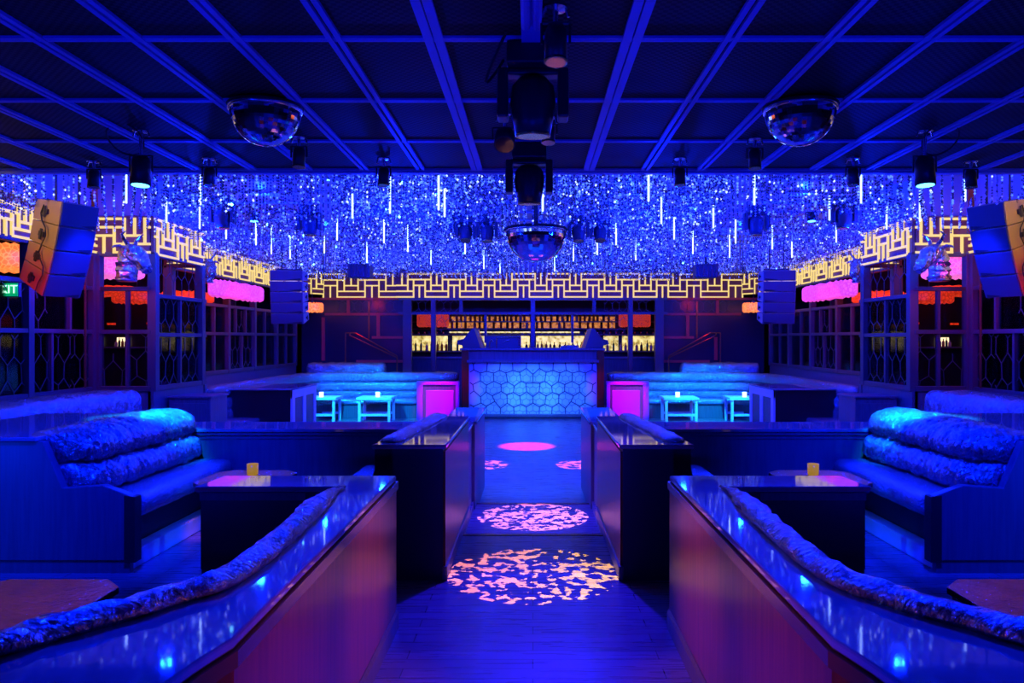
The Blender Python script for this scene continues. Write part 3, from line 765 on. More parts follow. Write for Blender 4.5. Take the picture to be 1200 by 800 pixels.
for s, w in ((-1,'left'),(1,'right')):
    root = thing('monitor_speaker', f'wedge monitor speaker on the {w} end of the DJ booth top','speaker',(s*1.42,17.45,1.44))
    b = MB(s); b.prism_y([(1.62,1.5),(1.66,1.56),(1.40,1.89),(1.34,1.89),(1.2,1.44),(1.6,1.44)],17.2,17.6); mk('cabinet', b, M['speaker'], root, bevel=.01)
    b = MB(s); b.prism_y([(1.345,1.885),(1.26,1.865),(1.11,1.445),(1.2,1.445)],17.19,17.59); mk('grille', b, M['yellow'], root)
    b = MB(s); b.prism_y([(1.62,1.5),(1.75,1.53),(1.72,1.62),(1.6,1.65)],17.25,17.55); mk('rear_housing', b, M['speaker'], root)
root = thing('dj_controller','blue rack of DJ equipment standing on the booth left of centre','equipment',(-.7,17.5,1.44))
b = MB(); b.box(-1.08,-.28,17.4,17.75,1.44,1.72); mk('case', b, M['speaker'], root, bevel=.01)
b = MB(); b.path([(-.84,17.385,1.46),(-.84,17.385,1.68),(-.32,17.385,1.69),(-.32,17.385,1.5)],.012,6); mk('handle_rail', b, M['chrome_rough'], root)
b = MB(); b.path([(-1.0,17.385,1.46),(-1.0,17.385,1.6),(-.95,17.385,1.64),(-.92,17.385,1.58)],.012,6); b.path([(-.7,17.385,1.56),(-.62,17.385,1.6),(-.55,17.385,1.62)],.014,6); mk('cable', b, M['chrome_rough'], root)
root = thing('mixer','small flat mixer on the booth right of centre','equipment',(.85,17.4,1.44))
b = MB(); b.prism_y([(.62,1.44),(.66,1.49),(1.02,1.5),(1.05,1.44)],17.3,17.55); mk('case', b, M['chrome_rough'], root, bevel=.005)
for k in range(4):
    b = MB(); b.tube((.72+k*.08,17.35,1.49),(.72+k*.08,17.35,1.515),.012,8); mk('knob', b, M['plastic'], root)

# ------------------------------------------------------------------ line array speakers
def array(X, Y, Z, ang, s, label, n, wF, wS, hC, t0, dt, top_rig=True):
    root = thing('line_array_speaker', label, 'speaker', (s*X,Y,Z-n*hC), 'hung line array speakers')
    a = math.radians(ang); f0 = Vector((math.cos(a),math.sin(a),0)); w0 = Vector((-math.sin(a),math.cos(a),0))
    p = Vector((X,Y,Z)) + f0*wS/2
    for k in range(n):
        t = math.radians(t0+dt*k)
        f = f0*math.cos(t)-Vector((0,0,1))*math.sin(t); u = w0.cross(f)*-1
        u = f.cross(w0)
        if u.z < 0: u = -u
        Mx = Matrix(((f.x,w0.x,u.x,p.x),(f.y,w0.y,u.y,p.y),(f.z,w0.z,u.z,p.z),(0,0,0,1)))
        b = MB(s); b.M = Mx; d = .022
        # trapezoid cabinet: front at x=0, rear at x=-wS, top z=0, bottom z=-hC
        vs = [(0,-wF/2,0),(0,wF/2,0),(-wS,wF/2,-d),(-wS,-wF/2,-d),(0,-wF/2,-hC+.006),(0,wF/2,-hC+.006),(-wS,wF/2,-hC+d),(-wS,-wF/2,-hC+d)]
        b.add(vs,[(0,1,2,3),(7,6,5,4),(0,4,5,1),(1,5,6,2),(2,6,7,3),(3,7,4,0)])
        cab = mk('cabinet', b, M['speaker_side'], root, bevel=.006)
        g = MB(s); g.M = Mx; g.box(.001,.012,-wF/2+.008,wF/2-.008,-hC+.012,-.008); mk('grille', g, M['speaker'], cab, bevel=.004)
        q = MB(s); q.M = Mx; q.add([(.0125,-.02,-hC+.03),(.0125,-wF/2+.03,-hC+.05),(.0125,-wF/2+.03,-hC+.005),(.016,-.02,-hC+.03),(.016,-wF/2+.03,-hC+.05),(.016,-wF/2+.03,-hC+.005)],[(0,1,2),(5,4,3),(0,3,4,1),(1,4,5,2),(2,5,3,0)]); mk('slot', q, M['matte'], cab)
        for q in (-1,1):
            h = MB(s); h.M = Mx; h.box(-wS*.62,-wS*.42,q*(wF/2+.012)-.012,q*(wF/2+.012)+.012,-hC*.62,-hC*.42); h.box(-wS*.56,-wS*.48,q*(wF/2+.024)-.006,q*(wF/2+.024)+.006,-hC*.75,-hC*.3)
            mk('handle', h, M['plastic'], cab, bevel=.004)
        p = p - u*hC
    r = MB(s); q = Vector((X,Y,Z)); 
    for e in (-.12,.12):
        c = q+w0*e; r.tube(c+Vector((0,0,.0)), (c.x,c.y,3.88),.012,6)
    r.tube(q-w0*.2+Vector((0,0,.02)), q+w0*.2+Vector((0,0,.02)),.022,8); mk('rigging', r, M['plastic'], root)
    cb = MB(s); side = w0*(wF/2+.03)*(1 if w0.y < 0 else -1)
    pts = []
    for k in range(13):
        z = Z-.02-k*n*hC/12*.94; o = -f0*(wS*.55+.05*math.sin(k*1.3)) - f0*(k/12)**1.6*.10
        pts.append(Vector((X,Y,z))+side+f0*wS*.5+o)
    cb.path(pts,.007,5); mk('cable', cb, M['matte'], root)
for s, w in ((-1,'left'),(1,'right')):
    array(4.80,7.75,3.02,205,s,f'four box line array speaker tilted beside the near {w} wall',4,.40,.42,.25,12,4.5)
    array(4.22,13,2.82,266,s,f'blue line array speaker hanging over the {w} dance floor corner',5,.55,.4,.185,2,2)

# ------------------------------------------------------------------ mirror domes
def dome(x, y, zr, r, zc, label):
    root = thing('mirror_dome', label, 'mirror ball', (x,y,zr-r), 'half mirror ball domes')
    b = MB(); rows = 15; prof = [(r*math.sin(PI/2*k/rows), zr-r*math.cos(PI/2*k/rows)) for k in range(rows+1)]
    b.lathe(prof, (x,y,0), 44); mk('mirror_shell', b, M['chrome'], root)
    b = MB(); b.lathe([(r*.98,zr),(r*1.04,zr),(r*1.05,zr+.015),(r*1.04,zr+.03),(r*.98,zr+.03)], (x,y,0), 48); mk('rim', b, M['chrome_rough'], root, smooth=True)
    b = MB(); b.lathe([(r*1.0,zr+.03),(r*1.08,zr+.032),(r*1.0,min(zr+.06,zc)),(.06,min(zr+.06,zc))], (x,y,0), 40)
    if zc > zr+.1: b.tube((x,y,zr+.04),(x,y,zc),.03,10)
    mk('ceiling_mount', b, M['matte'], root, smooth=False)
dome(-1.83,5.14,3.205,.234,CE,'half mirror ball on the ceiling left of the central lights')
dome(1.83,5.14,3.205,.234,CE,'half mirror ball on the ceiling right of the central lights')
dome(.04,10.0,3.07,.40,3.9,'larger half mirror ball among the hanging crystals')

# ------------------------------------------------------------------ stage lights
def moving_head(x, y, zc, scale, label, tilt=10, group='moving head stage lights', col='plastic', lens='lens_off', yaw=0):
    k = scale; root = thing('moving_head_light', label, 'stage light', (x,y,zc-.46*k), group)
    mat = M[col]
    b = MB(); b.box(x-.14*k,x+.14*k,y-.13*k,y+.13*k,zc-.13*k,zc-.01); b.tube((x,y,zc-.02),(x,y,zc),.05*k,10); mk('base', b, mat, root, bevel=.01*k)
    b = MB()
    b.box(x-.165*k,x+.165*k,y-.05*k,y+.05*k,zc-.165*k,zc-.13*k)
    for q in (-1,1): b.box(x+q*.165*k-.03*k,x+q*.165*k+.03*k,y-.065*k,y+.065*k,zc-.40*k,zc-.13*k)
    mk('yoke', b, mat, root, bevel=.012*k)
    t = math.radians(tilt); ax = Vector((0,-math.sin(t),-math.cos(t))); c = Vector((x,y,zc-.31*k))
    b = MB(); b.lathe([(.0,-.14*k),(.075*k,-.135*k),(.115*k,-.09*k),(.125*k,0),(.11*k,.10*k),(.095*k,.17*k),(.08*k,.17*k)], c, 20, ax); mk('head', b, mat, root, smooth=True)
    b = MB(); b.lathe([(0,.172*k),(.07*k,.172*k),(.074*k,.165*k),(.0,.16*k)], c, 20, ax); mk('lens', b, M[lens], root, smooth=True)
    b = MB(); b.lathe([(.078*k,.16*k),(.096*k,.16*k),(.097*k,.178*k),(.08*k,.178*k)], c, 20, ax); mk('lens_ring', b, M['brass'] if lens == 'lens_off' else mat, root, smooth=True)
    return root
def pinspot(x, y, label, zc=CE, tilt=8, roll=0, r=.05, ln=.17, lens='lens_off', ring=True, group='small ceiling spotlights', drop=.08):
    root = thing('ceiling_spotlight', label, 'spotlight', (x,y,zc-drop-ln), group)
    b = MB(); b.lathe([(.06,zc),(.06,zc-.012),(.015,zc-.02),(.012,zc-drop)], (x,y,0), 14)
    for q in (-1,1): b.tube((x+q*.05,y,zc-.01),(x+q*.062,y,zc-.05),.008,6)
    mk('clamp', b, M['chrome_rough'], root)
    b = MB(); b.path([(x-r-.012,y,zc-drop-ln*.5),(x-r-.012,y,zc-drop),(x+r+.012,y,zc-drop),(x+r+.012,y,zc-drop-ln*.5)],.007,6); mk('yoke', b, M['plastic'], root)
    ax = Vector((math.sin(math.radians(roll)),-math.sin(math.radians(tilt)),-math.cos(math.radians(tilt)))); c = Vector((x,y,zc-drop-ln*.45))
    b = MB(); b.lathe([(0,-ln*.45),(r*.7,-ln*.42),(r*.95,-ln*.25),(r,ln*.5),(r*.85,ln*.5)], c, 18, ax); mk('can', b, M['plastic'], root, smooth=True)
    b = MB(); b.lathe([(0,ln*.515),(r*.85,ln*.505),(r*.85,ln*.46),(0,ln*.45)], c, 18, ax); mk('lens', b, M[lens], root)
    if ring:
        b = MB(); b.lathe([(r*.86,ln*.47),(r*1.03,ln*.47),(r*1.03,ln*.53),(r*.86,ln*.53)], c, 18, ax); mk('lens_ring', b, M['brass'], root, smooth=True)
    return root
moving_head(.0,4.12,CE,1.0,'large moving head nearest the camera in the central ceiling cluster',-4)
moving_head(-.03,6.2,CE,1.0,'moving head at the far end of the central ceiling cluster, over the crystal edge',-5)
pinspot(.11,3.62,'small spotlight with a gold ring nearest the camera by the central moving head',r=.056,ln=.2)
pinspot(-.2,5.35,'small spotlight with chrome lens left of the central moving heads',r=.075,ln=.16,tilt=42,drop=.1,ring=False)
pinspot(.11,5.4,'short gold ringed spotlight tucked right of the central moving heads',r=.05,ln=.14,drop=.06)
root = thing('ceiling_bracket','blue mounting bracket plate above the central moving head','bracket',(-.01,3.75,3.18))
b = MB(); b.box(-.06,.04,3.3,4.0,3.225,3.25); mk('plate', b, M['beam'], root); b = MB(); b.tube((-.035,3.3,3.2),(-.035,3.72,3.2),.024,10); b.tube((.02,3.3,3.2),(.02,3.72,3.2),.024,10); mk('conduit', b, M['beam'], root)
cb = MB(); cb.path([(-.14+ -.10*math.sin(PI*k/10)-.02*k/10, 3.9+.02*k, 3.24-.22*math.sin(PI*k/10*.9)) for k in range(11)],.008,6); tag(mk('power_cable', cb, M['matte']),'black cable looping beside the central moving head','cable')
for x,y,d in ((-1.85,5.94,'left of centre and set back from the crystal edge'),(-3.94,6.74,'outermost of the left row'),(-2.86,6.64,'second from the left wall along the crystal edge'),(-1.32,6.64,'left of the centre along the crystal edge'),
              (1.30,6.64,'right of the centre along the crystal edge'),(1.77,5.99,'right of centre and set back from the crystal edge'),(2.83,6.64,'second from the right wall along the crystal edge'),(3.93,6.74,'outermost of the right row')):
    pinspot(x,y,'small black ceiling spotlight '+d,r=.05,ln=.17,tilt=5)
for s, w in ((-1,'left'),(1,'right')):
    pinspot(s*3.0,5.75,f'larger LED par light with cyan lens on the {w} of the ceiling',r=.075,ln=.24,lens='lens',ring=False,tilt=5,drop=.2,group='cyan LED par lights')
    cb = MB(s); cb.path([(3.02+.22*math.sin(2*PI*k/18)*.6+.1,5.75+.1*math.cos(2*PI*k/18),3.18-.10*math.cos(2*PI*k/18)) for k in range(19)],.007,5); tag(mk('power_cable', cb, M['matte']),f'coiled cable beside the {w} cyan par light','cable')
    moving_head(s*.62,10.2,3.33,.75,f'moving head close to the {w} of the central mirror dome',10,col='speaker')
    moving_head(s*.92,10.3,3.33,.72,f'moving head further out on the {w} of the central mirror dome',20,col='speaker')
    moving_head(s*2.85,9.6,3.36,.8,f'moving head among the crystals halfway to the {w} wall',0,col='speaker')
    moving_head(s*3.72,9.0,3.36,.8,f'moving head among the crystals near the {w} wall',0,col='speaker')
    pinspot(s*3.45,9.3,f'small cyan lit light among the crystals on the {w}',zc=3.3,r=.055,ln=.12,lens='lens',ring=False,tilt=6,group='cyan LED par lights')
    root = thing('crystal_speaker', f'dark box fixture hanging under the crystals on the far {w}','fixture',(s*3.37,14.6,2.82))
    b = MB(s); b.box(3.15,3.58,14.5,14.8,2.84,3.10); mk('box', b, M['speaker'], root, bevel=.01)
    b = MB(s)
    for k in range(5): b.tube((3.2+k*.083,14.49,2.86),(3.2+k*.083,14.49,3.08),.02,8)
    mk('front_tube', b, M['speaker'], root)
    b = MB(s); b.tube((3.37,14.65,3.1),(3.37,14.65,3.9),.02,8); mk('drop_rod', b, M['plastic'], root)
moving_head(-1.05,10.6,3.42,.62,'small moving head hanging left of the central mirror dome among the crystals',0,col='speaker')
# drop rods for the hung heads
for o in [o for o in bpy.data.objects if o.name.startswith('moving_head_light')]:
    if o.location.y > 8:
        p = ORG[o.name]; k = {True:1}.get(True)
        top = max(c.data.vertices[i].co.z for c in o.children for i in range(len(c.data.vertices)))+p.z
        b = MB(); b.tube((p.x,p.y,top-.005),(p.x,p.y,3.9),.016,8); mk('drop_rod', b, M['plastic'], o)

# ------------------------------------------------------------------ mirrored animal heads
def loft(mb, spine, rad, n=12):
    # spine points, (rx, rz) radii; flat facets
    rings = []
    for i, p in enumerate(spine):
        d = (Vector(spine[min(i+1,len(spine)-1)])-Vector(spine[max(i-1,0)])).normalized()
        u = d.cross(Vector((0,0,1)))
        u = Vector((1,0,0)) if u.length < .2 else u.normalized()
        v = u.cross(d)
        rings.append([Vector(p)+u*rad[i][0]*math.cos(2*PI*k/n)+v*rad[i][1]*math.sin(2*PI*k/n) for k in range(n)])
    vs = [q for r in rings for q in r]; fs = []
    for i in range(len(rings)-1):
        for k in range(n): fs.append((i*n+k,i*n+(k+1)%n,(i+1)*n+(k+1)%n,(i+1)*n+k))
    fs.append(list(range(n))); fs.append(list(range((len(rings)-1)*n,len(rings)*n)))
    mb.add(vs, fs)
def animal(X, Y, Z, yaw, sc, s, label):
    root = thing('mirror_animal_head', label, 'sculpture', (s*X,Y,Z-.3*sc), 'mirrored animal head sculptures')
    Mx = Matrix.Translation((X,Y,Z)) @ Matrix.Rotation(yaw,4,'Z') @ Matrix.Scale(sc,4)
    # local: muzzle towards +x and down, neck to -x/-z
    sp = [(-.16,0,-.36),(-.17,0,-.24),(-.16,0,-.10),(-.12,0,.04),(-.02,0,.10),(.10,0,.02),(.21,0,-.09),(.31,0,-.19),(.35,0,-.23)]
    rd = [(.17,.15),(.17,.16),(.17,.17),(.17,.18),(.165,.165),(.14,.145),(.11,.11),(.105,.10),(.07,.07)]
    fine_s=[];fine_r=[]
    for i in range(len(sp)-1):
        for k in range(3):
            t=k/3; fine_s.append(tuple(sp[i][j]*(1-t)+sp[i+1][j]*t for j in range(3))); fine_r.append(tuple((rd[i][j]*(1-t)+rd[i+1][j]*t)*(1+.22*noise.noise(Vector((i,k*3.3,Y)))) for j in range(2)))
    fine_s.append(sp[-1]);fine_r.append(rd[-1])
    b = MB(s); b.M = Mx; loft(b, fine_s, fine_r, 14); jr = random.Random(5)
    b.v = [(x+jr.uniform(-.02,.02)*sc,y+jr.uniform(-.02,.02)*sc,z+jr.uniform(-.02,.02)*sc) for x,y,z in b.v]
    mk('head', b, M['facet'], root)
    for q in (-1,1):
        b = MB(s); b.M = Mx; loft(b, [(-.06,q*.10,.14),(-.10,q*.18,.18),(-.13,q*.25,.17),(-.14,q*.29,.14)], [(.03,.02),(.06,.03),(.045,.02),(.01,.01)], 8); mk('ear', b, M['facet'], root)
        b = MB(s); b.M = Mx; loft(b, [(-.04,q*.06,.2),(-.08,q*.11,.29),(-.06,q*.17,.37),(.0,q*.17,.40),(.03,q*.15,.42)], [(.035,.035),(.03,.03),(.024,.024),(.015,.015),(.004,.004)], 8); mk('horn', b, M['chrome'], root)
        b = MB(s); b.M = Mx; b.lathe([(.0,-.02),(.02,-.014),(.024,0),(.02,.014),(0,.02)], (.06,q*.10,.07), 10); mk('eye', b, M['lens_off'], root)
    b = MB(s); b.M = Mx
    for k in range(7):
        z = .16-.08*k; b.add([(-.2-.02*k if k<4 else -.28,-.02,z),(-.2-.02*k if k<4 else -.28,.02,z),(-.34,0,z+.03),(-.24,0,z-.07)],[(0,1,2),(0,2,3),(1,3,2),(0,3,1)])
    mk('mane', b, M['facet'], root)
    b = MB(s); b.M = Mx; b.lathe([(.15,-.02),(.16,0),(.15,.02)], (-.16,0,-.37), 20); mk('mount', b, M['chrome_rough'], root)
    b = MB(s); b.tube(Mx @ Vector((-.2,0,.0)), (X+.15,Y+.45,Z),.02,8); mk('bracket', b, M['plastic'], root)
for s, w in ((-1,'left'),(1,'right')):
    animal(5.16,9.7,2.70,PI+.45,.78,s,f'mirrored horned animal head mounted by the near corner of the {w} bay')
    animal(5.24,12.15,2.80,PI+.9,.62,s,f'mirrored horned animal head behind the {w} bay over the magenta lantern')

# ------------------------------------------------------------------ exit sign
root = thing('exit_sign','small green lit exit sign by the near left lattice screen','sign',(-5.98,8.6,2.13))
b = MB(); b.box(-6.19,-5.90,8.62,8.67,2.13,2.30); mk('housing', b, M['metal'], root, bevel=.006)
b = MB(); b.box(-6.18,-5.91,8.61,8.62,2.14,2.29); mk('green_face', b, M['exit_green'], root)
cu = bpy.data.curves.new('exit_lettering','FONT'); cu.body = 'EXIT'; cu.size = .135; cu.extrude = .003; cu.align_x = 'CENTER'; cu.align_y = 'CENTER'
cu.materials.append(M['exit_white'])
tmp = bpy.data.objects.new('tmp', cu); me = bpy.data.meshes.new_from_object(tmp); bpy.data.objects.remove(tmp)
o = bpy.data.objects.new('lettering', me); C.objects.link(o); o.parent = root; o.location = (-6.045+5.98, 8.602-8.6, 2.215-2.13); o.rotation_euler = (PI/2,0,0)

# ------------------------------------------------------------------ crystal strand ceiling
rs = np.random.RandomState(5)
clear = [(.04,10.0,.5),(-.62,10.2,.22),(.62,10.2,.22),(-.95,10.3,.25),(.95,10.3,.25),(-2.85,9.6,.25),(2.85,9.6,.25),(-3.72,9.0,.25),(3.72,9.0,.25),(-3.45,9.3,.12),(3.45,9.3,.12),
         (-3.37,14.65,.32),(3.37,14.65,.32),(-4.22,13.1,.42),(4.22,13.1,.42),(-4.7,7.75,.42),(4.7,7.75,.42),(-1.05,10.6,.2)]
cen = []; 
xs = np.arange(-5.832,5.84,.108); ys = np.arange(7.34,18.3,.196)
for x in xs:
    for y in ys:
        ax = abs(x)
        if (y < 10.25 and ax > 5.85) or (10.1 < y < 12.0 and ax > 5.05) or (y >= 12.0 and ax > 5.65): continue
        if any((x-a)**2+(y-b_)**2 < r*r for a,b_,r in clear): continue
        cen.append((x,y))
cen = np.array(cen); n = len(cen)
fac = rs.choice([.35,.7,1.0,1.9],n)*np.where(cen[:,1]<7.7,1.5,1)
zb = 3.12 + .05*np.sin(cen[:,0]*1.7)*np.cos(cen[:,1]*1.1) + rs.uniform(-.05,.03,n) - np.where((np.abs(cen[:,0])>2.6)&(cen[:,1]<8.3), .10, 0)
pitch = .03; B = []; FA = []
for i in range(n):
    m = 21 if cen[i,1] < 12 else 14
    if abs(cen[i,0]) > 2.6 and 8.3 < cen[i,1] < 13.5: m = 6
    z = zb[i] + np.arange(m)*pitch
    FA.append(np.full(m,fac[i])); B.append(np.stack([np.full(m,cen[i,0]),np.full(m,cen[i,1]),z],1))
FA = np.concatenate(FA); B = np.concatenate(B); nb = len(B)
kind = rs.rand(nb); glint = kind < .11*FA; wh = (kind >= .11*FA)&(kind < .135*FA); dk = (kind >= .27)&(kind < .80)&~glint&~wh; cy = (kind > .9993)&~glint&~wh
def beads(name, pts, r, hz, mat):
    k = len(pts); ang = rs.uniform(0,PI/2,k)
    base = np.array([(1,0,0),(0,1,0),(-1,0,0),(0,-1,0),(0,0,1),(0,0,-1)],float)
    V = np.zeros((k,6,3)); c = np.cos(ang)[:,None]; s_ = np.sin(ang)[:,None]
    V[:,:,0] = (base[:,0]*c-base[:,1]*s_)*r; V[:,:,1] = (base[:,0]*s_+base[:,1]*c)*r; V[:,:,2] = base[:,2]*hz
    V[:,:,:2] += (base[:,2]*1.0)[None,:,None]*rs.uniform(-.003,.003,(k,1,2))
    V += pts[:,None,:]
    F = np.array([(0,1,4),(1,2,4),(2,3,4),(3,0,4),(1,0,5),(2,1,5),(3,2,5),(0,3,5)])
    I = (F[None]+np.arange(k)[:,None,None]*6).reshape(-1)
    me = bpy.data.meshes.new(name); me.vertices.add(k*6); me.vertices.foreach_set('co', V.reshape(-1).astype(np.float32))
    nf = k*8; me.loops.add(nf*3); me.loops.foreach_set('vertex_index', I.astype(np.int32))
    me.polygons.add(nf); me.polygons.foreach_set('loop_start', np.arange(0,nf*3,3,dtype=np.int32)); me.polygons.foreach_set('loop_total', np.full(nf,3,np.int32))
    me.update(calc_edges=True); me.validate(); me.materials.append(mat)
    o = bpy.data.objects.new(name, me); C.objects.link(o); ORG[o.name] = Vector((0,0,0)); return o
o = beads('crystal_bead_curtain', B[~glint & ~cy & ~wh & ~dk], .0138, .0142, M['crystal'])
tag(o,'ceiling wide curtain of hanging crystal bead strands','crystal curtain',kind='stuff')
o2 = beads('glint_crystals', B[glint], .0138, .0142, M['glintbead']); o2.parent = o
o4 = beads('white_glint_crystals', B[wh], .0138, .0142, M['glintbead_white']); o4.parent = o
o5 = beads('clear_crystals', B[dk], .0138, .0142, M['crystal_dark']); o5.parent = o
o3 = beads('cyan_crystals', B[cy], .02, .02, M['glintbead2']); o3.parent = o
# glowing tubes among the strands
tb = MB(); tb.tube((0,0,0),(0,0,.34),.0095,8)
tubes = []
def px(u, v, d): return ((u-624.5)*d/880, d, EYE+(397-v)*d/880)
spec = [(148,238,8.2),(195,262,8.4),(235,240,8.0),(234,268,9.2),(514,246,7.6),(521,264,8.0),(413,266,8.1),(636,263,7.65),(760,236,7.5),(884,240,7.5),(836,270,8.8),(972,258,8.3),(1009,238,7.7),(1078,262,8.3),(1039,270,8.9),(1131,236,8.0),
        (300,292,10.4),(318,300,11.5),(340,306,12.2),(450,292,10.2),(478,298,11.2),(505,310,13.6),(567,315,14.4),(586,320,15),(650,318,14.6),(700,300,11.6),(722,292,10.4),(745,305,12.8),(790,288,9.8),(812,300,11.5),(855,304,12),(862,290,10.2),(905,296,10.9),(928,302,12),(380,300,11.4),(395,286,9.9),(430,308,13.2),(672,306,13),(545,300,11.5),(265,280,10.0),(980,284,10.3),(775,262,8.6),(457,250,8.0)]
tp = None
for u,v,d in spec:
    X,Y,Z = px(u,v,d)
    Z = max(Z,2.95)
    if abs(X) > 5.6: continue
    if tp is None: tp = o = mk('hanging_light_tube', tb, M['tube'], org=(0,0,0), smooth=True)
    else: o = tp.copy(); C.objects.link(o)
    o.location = (X,Y,Z); tag(o,'slim white glowing tube hanging among the crystal strands','light tube','white light tubes among the crystals')
    rod = None
    o.scale = (1,1,random.uniform(.75,1.25))

# ------------------------------------------------------------------ lights
BLUE = (.0005,.010,1); CYAN = (.002,.36,1); DEEP = (.022,.008,1)
def spot(name, loc, tgt, col, e, size, blend=.6, rad=.05):
    l = bpy.data.lights.new(name,'SPOT'); l.color = col; l.energy = e; l.spot_size = math.radians(size); l.spot_blend = blend; l.shadow_soft_size = rad
    o = bpy.data.objects.new(name, l); C.objects.link(o); o.location = loc
    o.rotation_euler = (Vector(tgt)-Vector(loc)).to_track_quat('-Z','Y').to_euler(); return o
def point(name, loc, col, e, rad=.05):
    l = bpy.data.lights.new(name,'POINT'); l.color = col; l.energy = e; l.shadow_soft_size = rad
    o = bpy.data.objects.new(name, l); C.objects.link(o); o.location = loc; return o
# recess and crystal wash
for x in (-4.2,-1.5,1.5,4.2):
    for y in (8.6,11.6,15.2): point('recess_wash_lamp',(x,y,3.8),BLUE,240)
for x in (-4,-1.6,1.6,4):
    point('crystal_up_lamp',(x,8.9,2.75),BLUE,260)
for x in (-2.6,2.6): point('crystal_up_lamp',(x,13,2.7),BLUE,260)
# ceiling wash towards the camera: added uplights, low and out of view
for x in (-3.2,0,3.2): spot('ceiling_fill',(x,1.2 if x else .6,.9 if x else .2),(x*.8,3.6,3.25),BLUE,210,120,1)
# aisle
spot('aisle_wash_lamp',(.22,6.7,2.7),(0,4.6,0),DEEP,1000,38,.8)
spot('aisle_wash_lamp',(0,3.5,3.05),(0,3.6,0),DEEP,230,26,.9)
spot('aisle_wash_lamp',(-.2,6.7,2.7),(0,7.3,0),DEEP,700,40,.6)
spot('aisle_wash_lamp',(0,6.9,2.7),(0,10.5,-.1),(.001,.08,1),1900,60,.8)
# booths
for s in (-1,1):
    spot('bench_wash_lamp',(s*3.0,5.9,2.85),(s*3.42,6.62,.95),CYAN,2000,27,.9)
    spot('bench_wash_lamp',(s*2.2,4.0,3.1),(s*3.3,6.1,.7),BLUE,1500,60,.9)
    spot('panel_wash_lamp',(s*4.25,4.2,.9),(s*4.0,5.3,.38),(.0008,.03,1),75,84,1)
    spot('counter_wash_lamp',(s*2.3,4.6,3.1),(s*1.5,2.6,.8),BLUE,900,70,.9)
    spot('panel_warm_fill',(-s*.76,3.55,.82),(s*.78,3.55,.42),(1,.17,.012),60,46,1,.008)  # added warm fills at the counter lips, in place of floor bounce
    spot('panel_warm_fill',(-s*.76,2.3,.82),(s*.78,2.4,.45),(1,.11,.012),36,56,1,.008)
    spot('panel_warm_fill',(-s*.60,5.7,.86),(s*.6,5.5,.35),(1,.13,.03),12,50,1,.008)
    spot('array_warm_fill',(s*5.2,6.5,3.1),(s*4.9,7.6,2.85),(1,.50,.04),60,50,.8)  # added yellow and red fills, standing for frieze and lantern light
    spot('array_warm_fill',(s*5.3,6.5,1.9),(s*5.0,7.7,2.2),(1,.02,.01),50,44,.8)
    spot('sculpture_fill',(s*4.3,8.5,3.0),(s*5.15,9.75,2.75),(.002,.05,1),420,30,.8)  # added blue fills to brighten the mirrored heads
    spot('sculpture_fill',(s*4.4,11.0,3.0),(s*5.2,12.1,2.8),(.002,.05,1),330,30,.8)
    spot('monitor_warm_fill',(s*.5,17.6,1.9),(s*1.25,17.4,1.65),(1,.55,.05),14,60,.9,.01)  # added warm fill for the monitor's inner face, no fitting there
    spot('table_warm_lamp',(s*2.2,3.3,3.1),(s*2.1,2.9,.6),(1,.2,.04),120,26,.9)
    spot('ledge_fill',(s*1.75,5.9,.52),(s*2.87,6.1,.06),(.002,.14,1),14,70,1,.01)  # added fill from under the table to brighten the foot ledge
    if s < 0: spot('rail_warm_lamp',(s*1.9,6.0,2.9),(s*2.72,6.3,0),(1,.22,.01),110,9,.8)
    spot('banquette_wash_lamp',(s*3.9,14.0,2.8),(s*3.9,17.0,.05),(.002,.36,1),2300,48,.9)
    spot('banquette_wash_lamp',(s*5.0,13.0,2.9),(s*5.2,16.6,.5),BLUE,500,50,.8)
    spot('banquette_wash_lamp',(s*1.9,14.4,2.8),(s*2.9,17.2,.2),(.002,.30,1),500,34,.9)
    spot('console_magenta_lamp',(s*1.6,13.6,3.0),(s*2.15,16.9,.3),(1,.004,.75),1100,14,.6)
    spot('screen_warm_fill',(s*5.3,8.9,2.5),(s*6,9.9,2.3),(1,.02,.12),40,120,1)  # added red fills on the screens, standing for lantern glow
    spot('screen_warm_fill',(s*4.9,13.0,2.3),(s*5.8,13.6,2.0),(1,.06,.05),30,120,1)
    spot('panel_red_lamp',(s*4.2,17.9,2.6),(s*4.4,19.16,1.9),(1,.02,.02),11,110,1)
    spot('wall_sofa_lamp',(s*4.2,7.4,3.1),(s*5.5,8.6,.7),BLUE,650,48,.8)
    spot('bay_fill',(s*2.6,9.9,2.85),(s*5.2,11.05,3.02),BLUE,800,15,.6)  # added fill to turn the bay frieze backing blue
    spot('speaker_wash_lamp',(s*2.2,6.2,2.9),(s*4.7,7.7,2.6),BLUE,90,45,.8)
    spot('array_fill',(s*3.0,9.4,2.7),(s*4.22,13,2.35),BLUE,420,16,.8)  # added blue fill on the far line arrays
    spot('screen_wash_lamp',(s*2.8,11.5,2.9),(s*5.6,13.5,1.8),BLUE,70,90,.9)
for x in (-.72,0,.72): spot('dj_front_lamp',(x*.6,11.4,2.9),(x,17.1,.42),(.035,.30,1),1150 if x else 1700,14,.7)
spot('ceiling_red_fill',(-6.1,5.6,2.3),(-4.9,5.4,3.25),(1,.02,.03),45,70,.9); spot('ceiling_warm_fill',(-6.2,7.4,2.4),(-5.6,6.6,3.25),(1,.4,.05),25,70,.9); spot('ceiling_red_fill',(6.1,5.9,2.3),(5.2,5.7,3.25),(1,.02,.03),20,60,.9)  # added red and warm fills for the ceiling sides, no fittings there
spot('dj_top_lamp',(0,12.5,3.0),(0,17.3,1.2),BLUE,900,40,.7)
spot('bar_front_lamp',(0,15.5,3.0),(0,19.2,2.0),BLUE,260,90,.7)

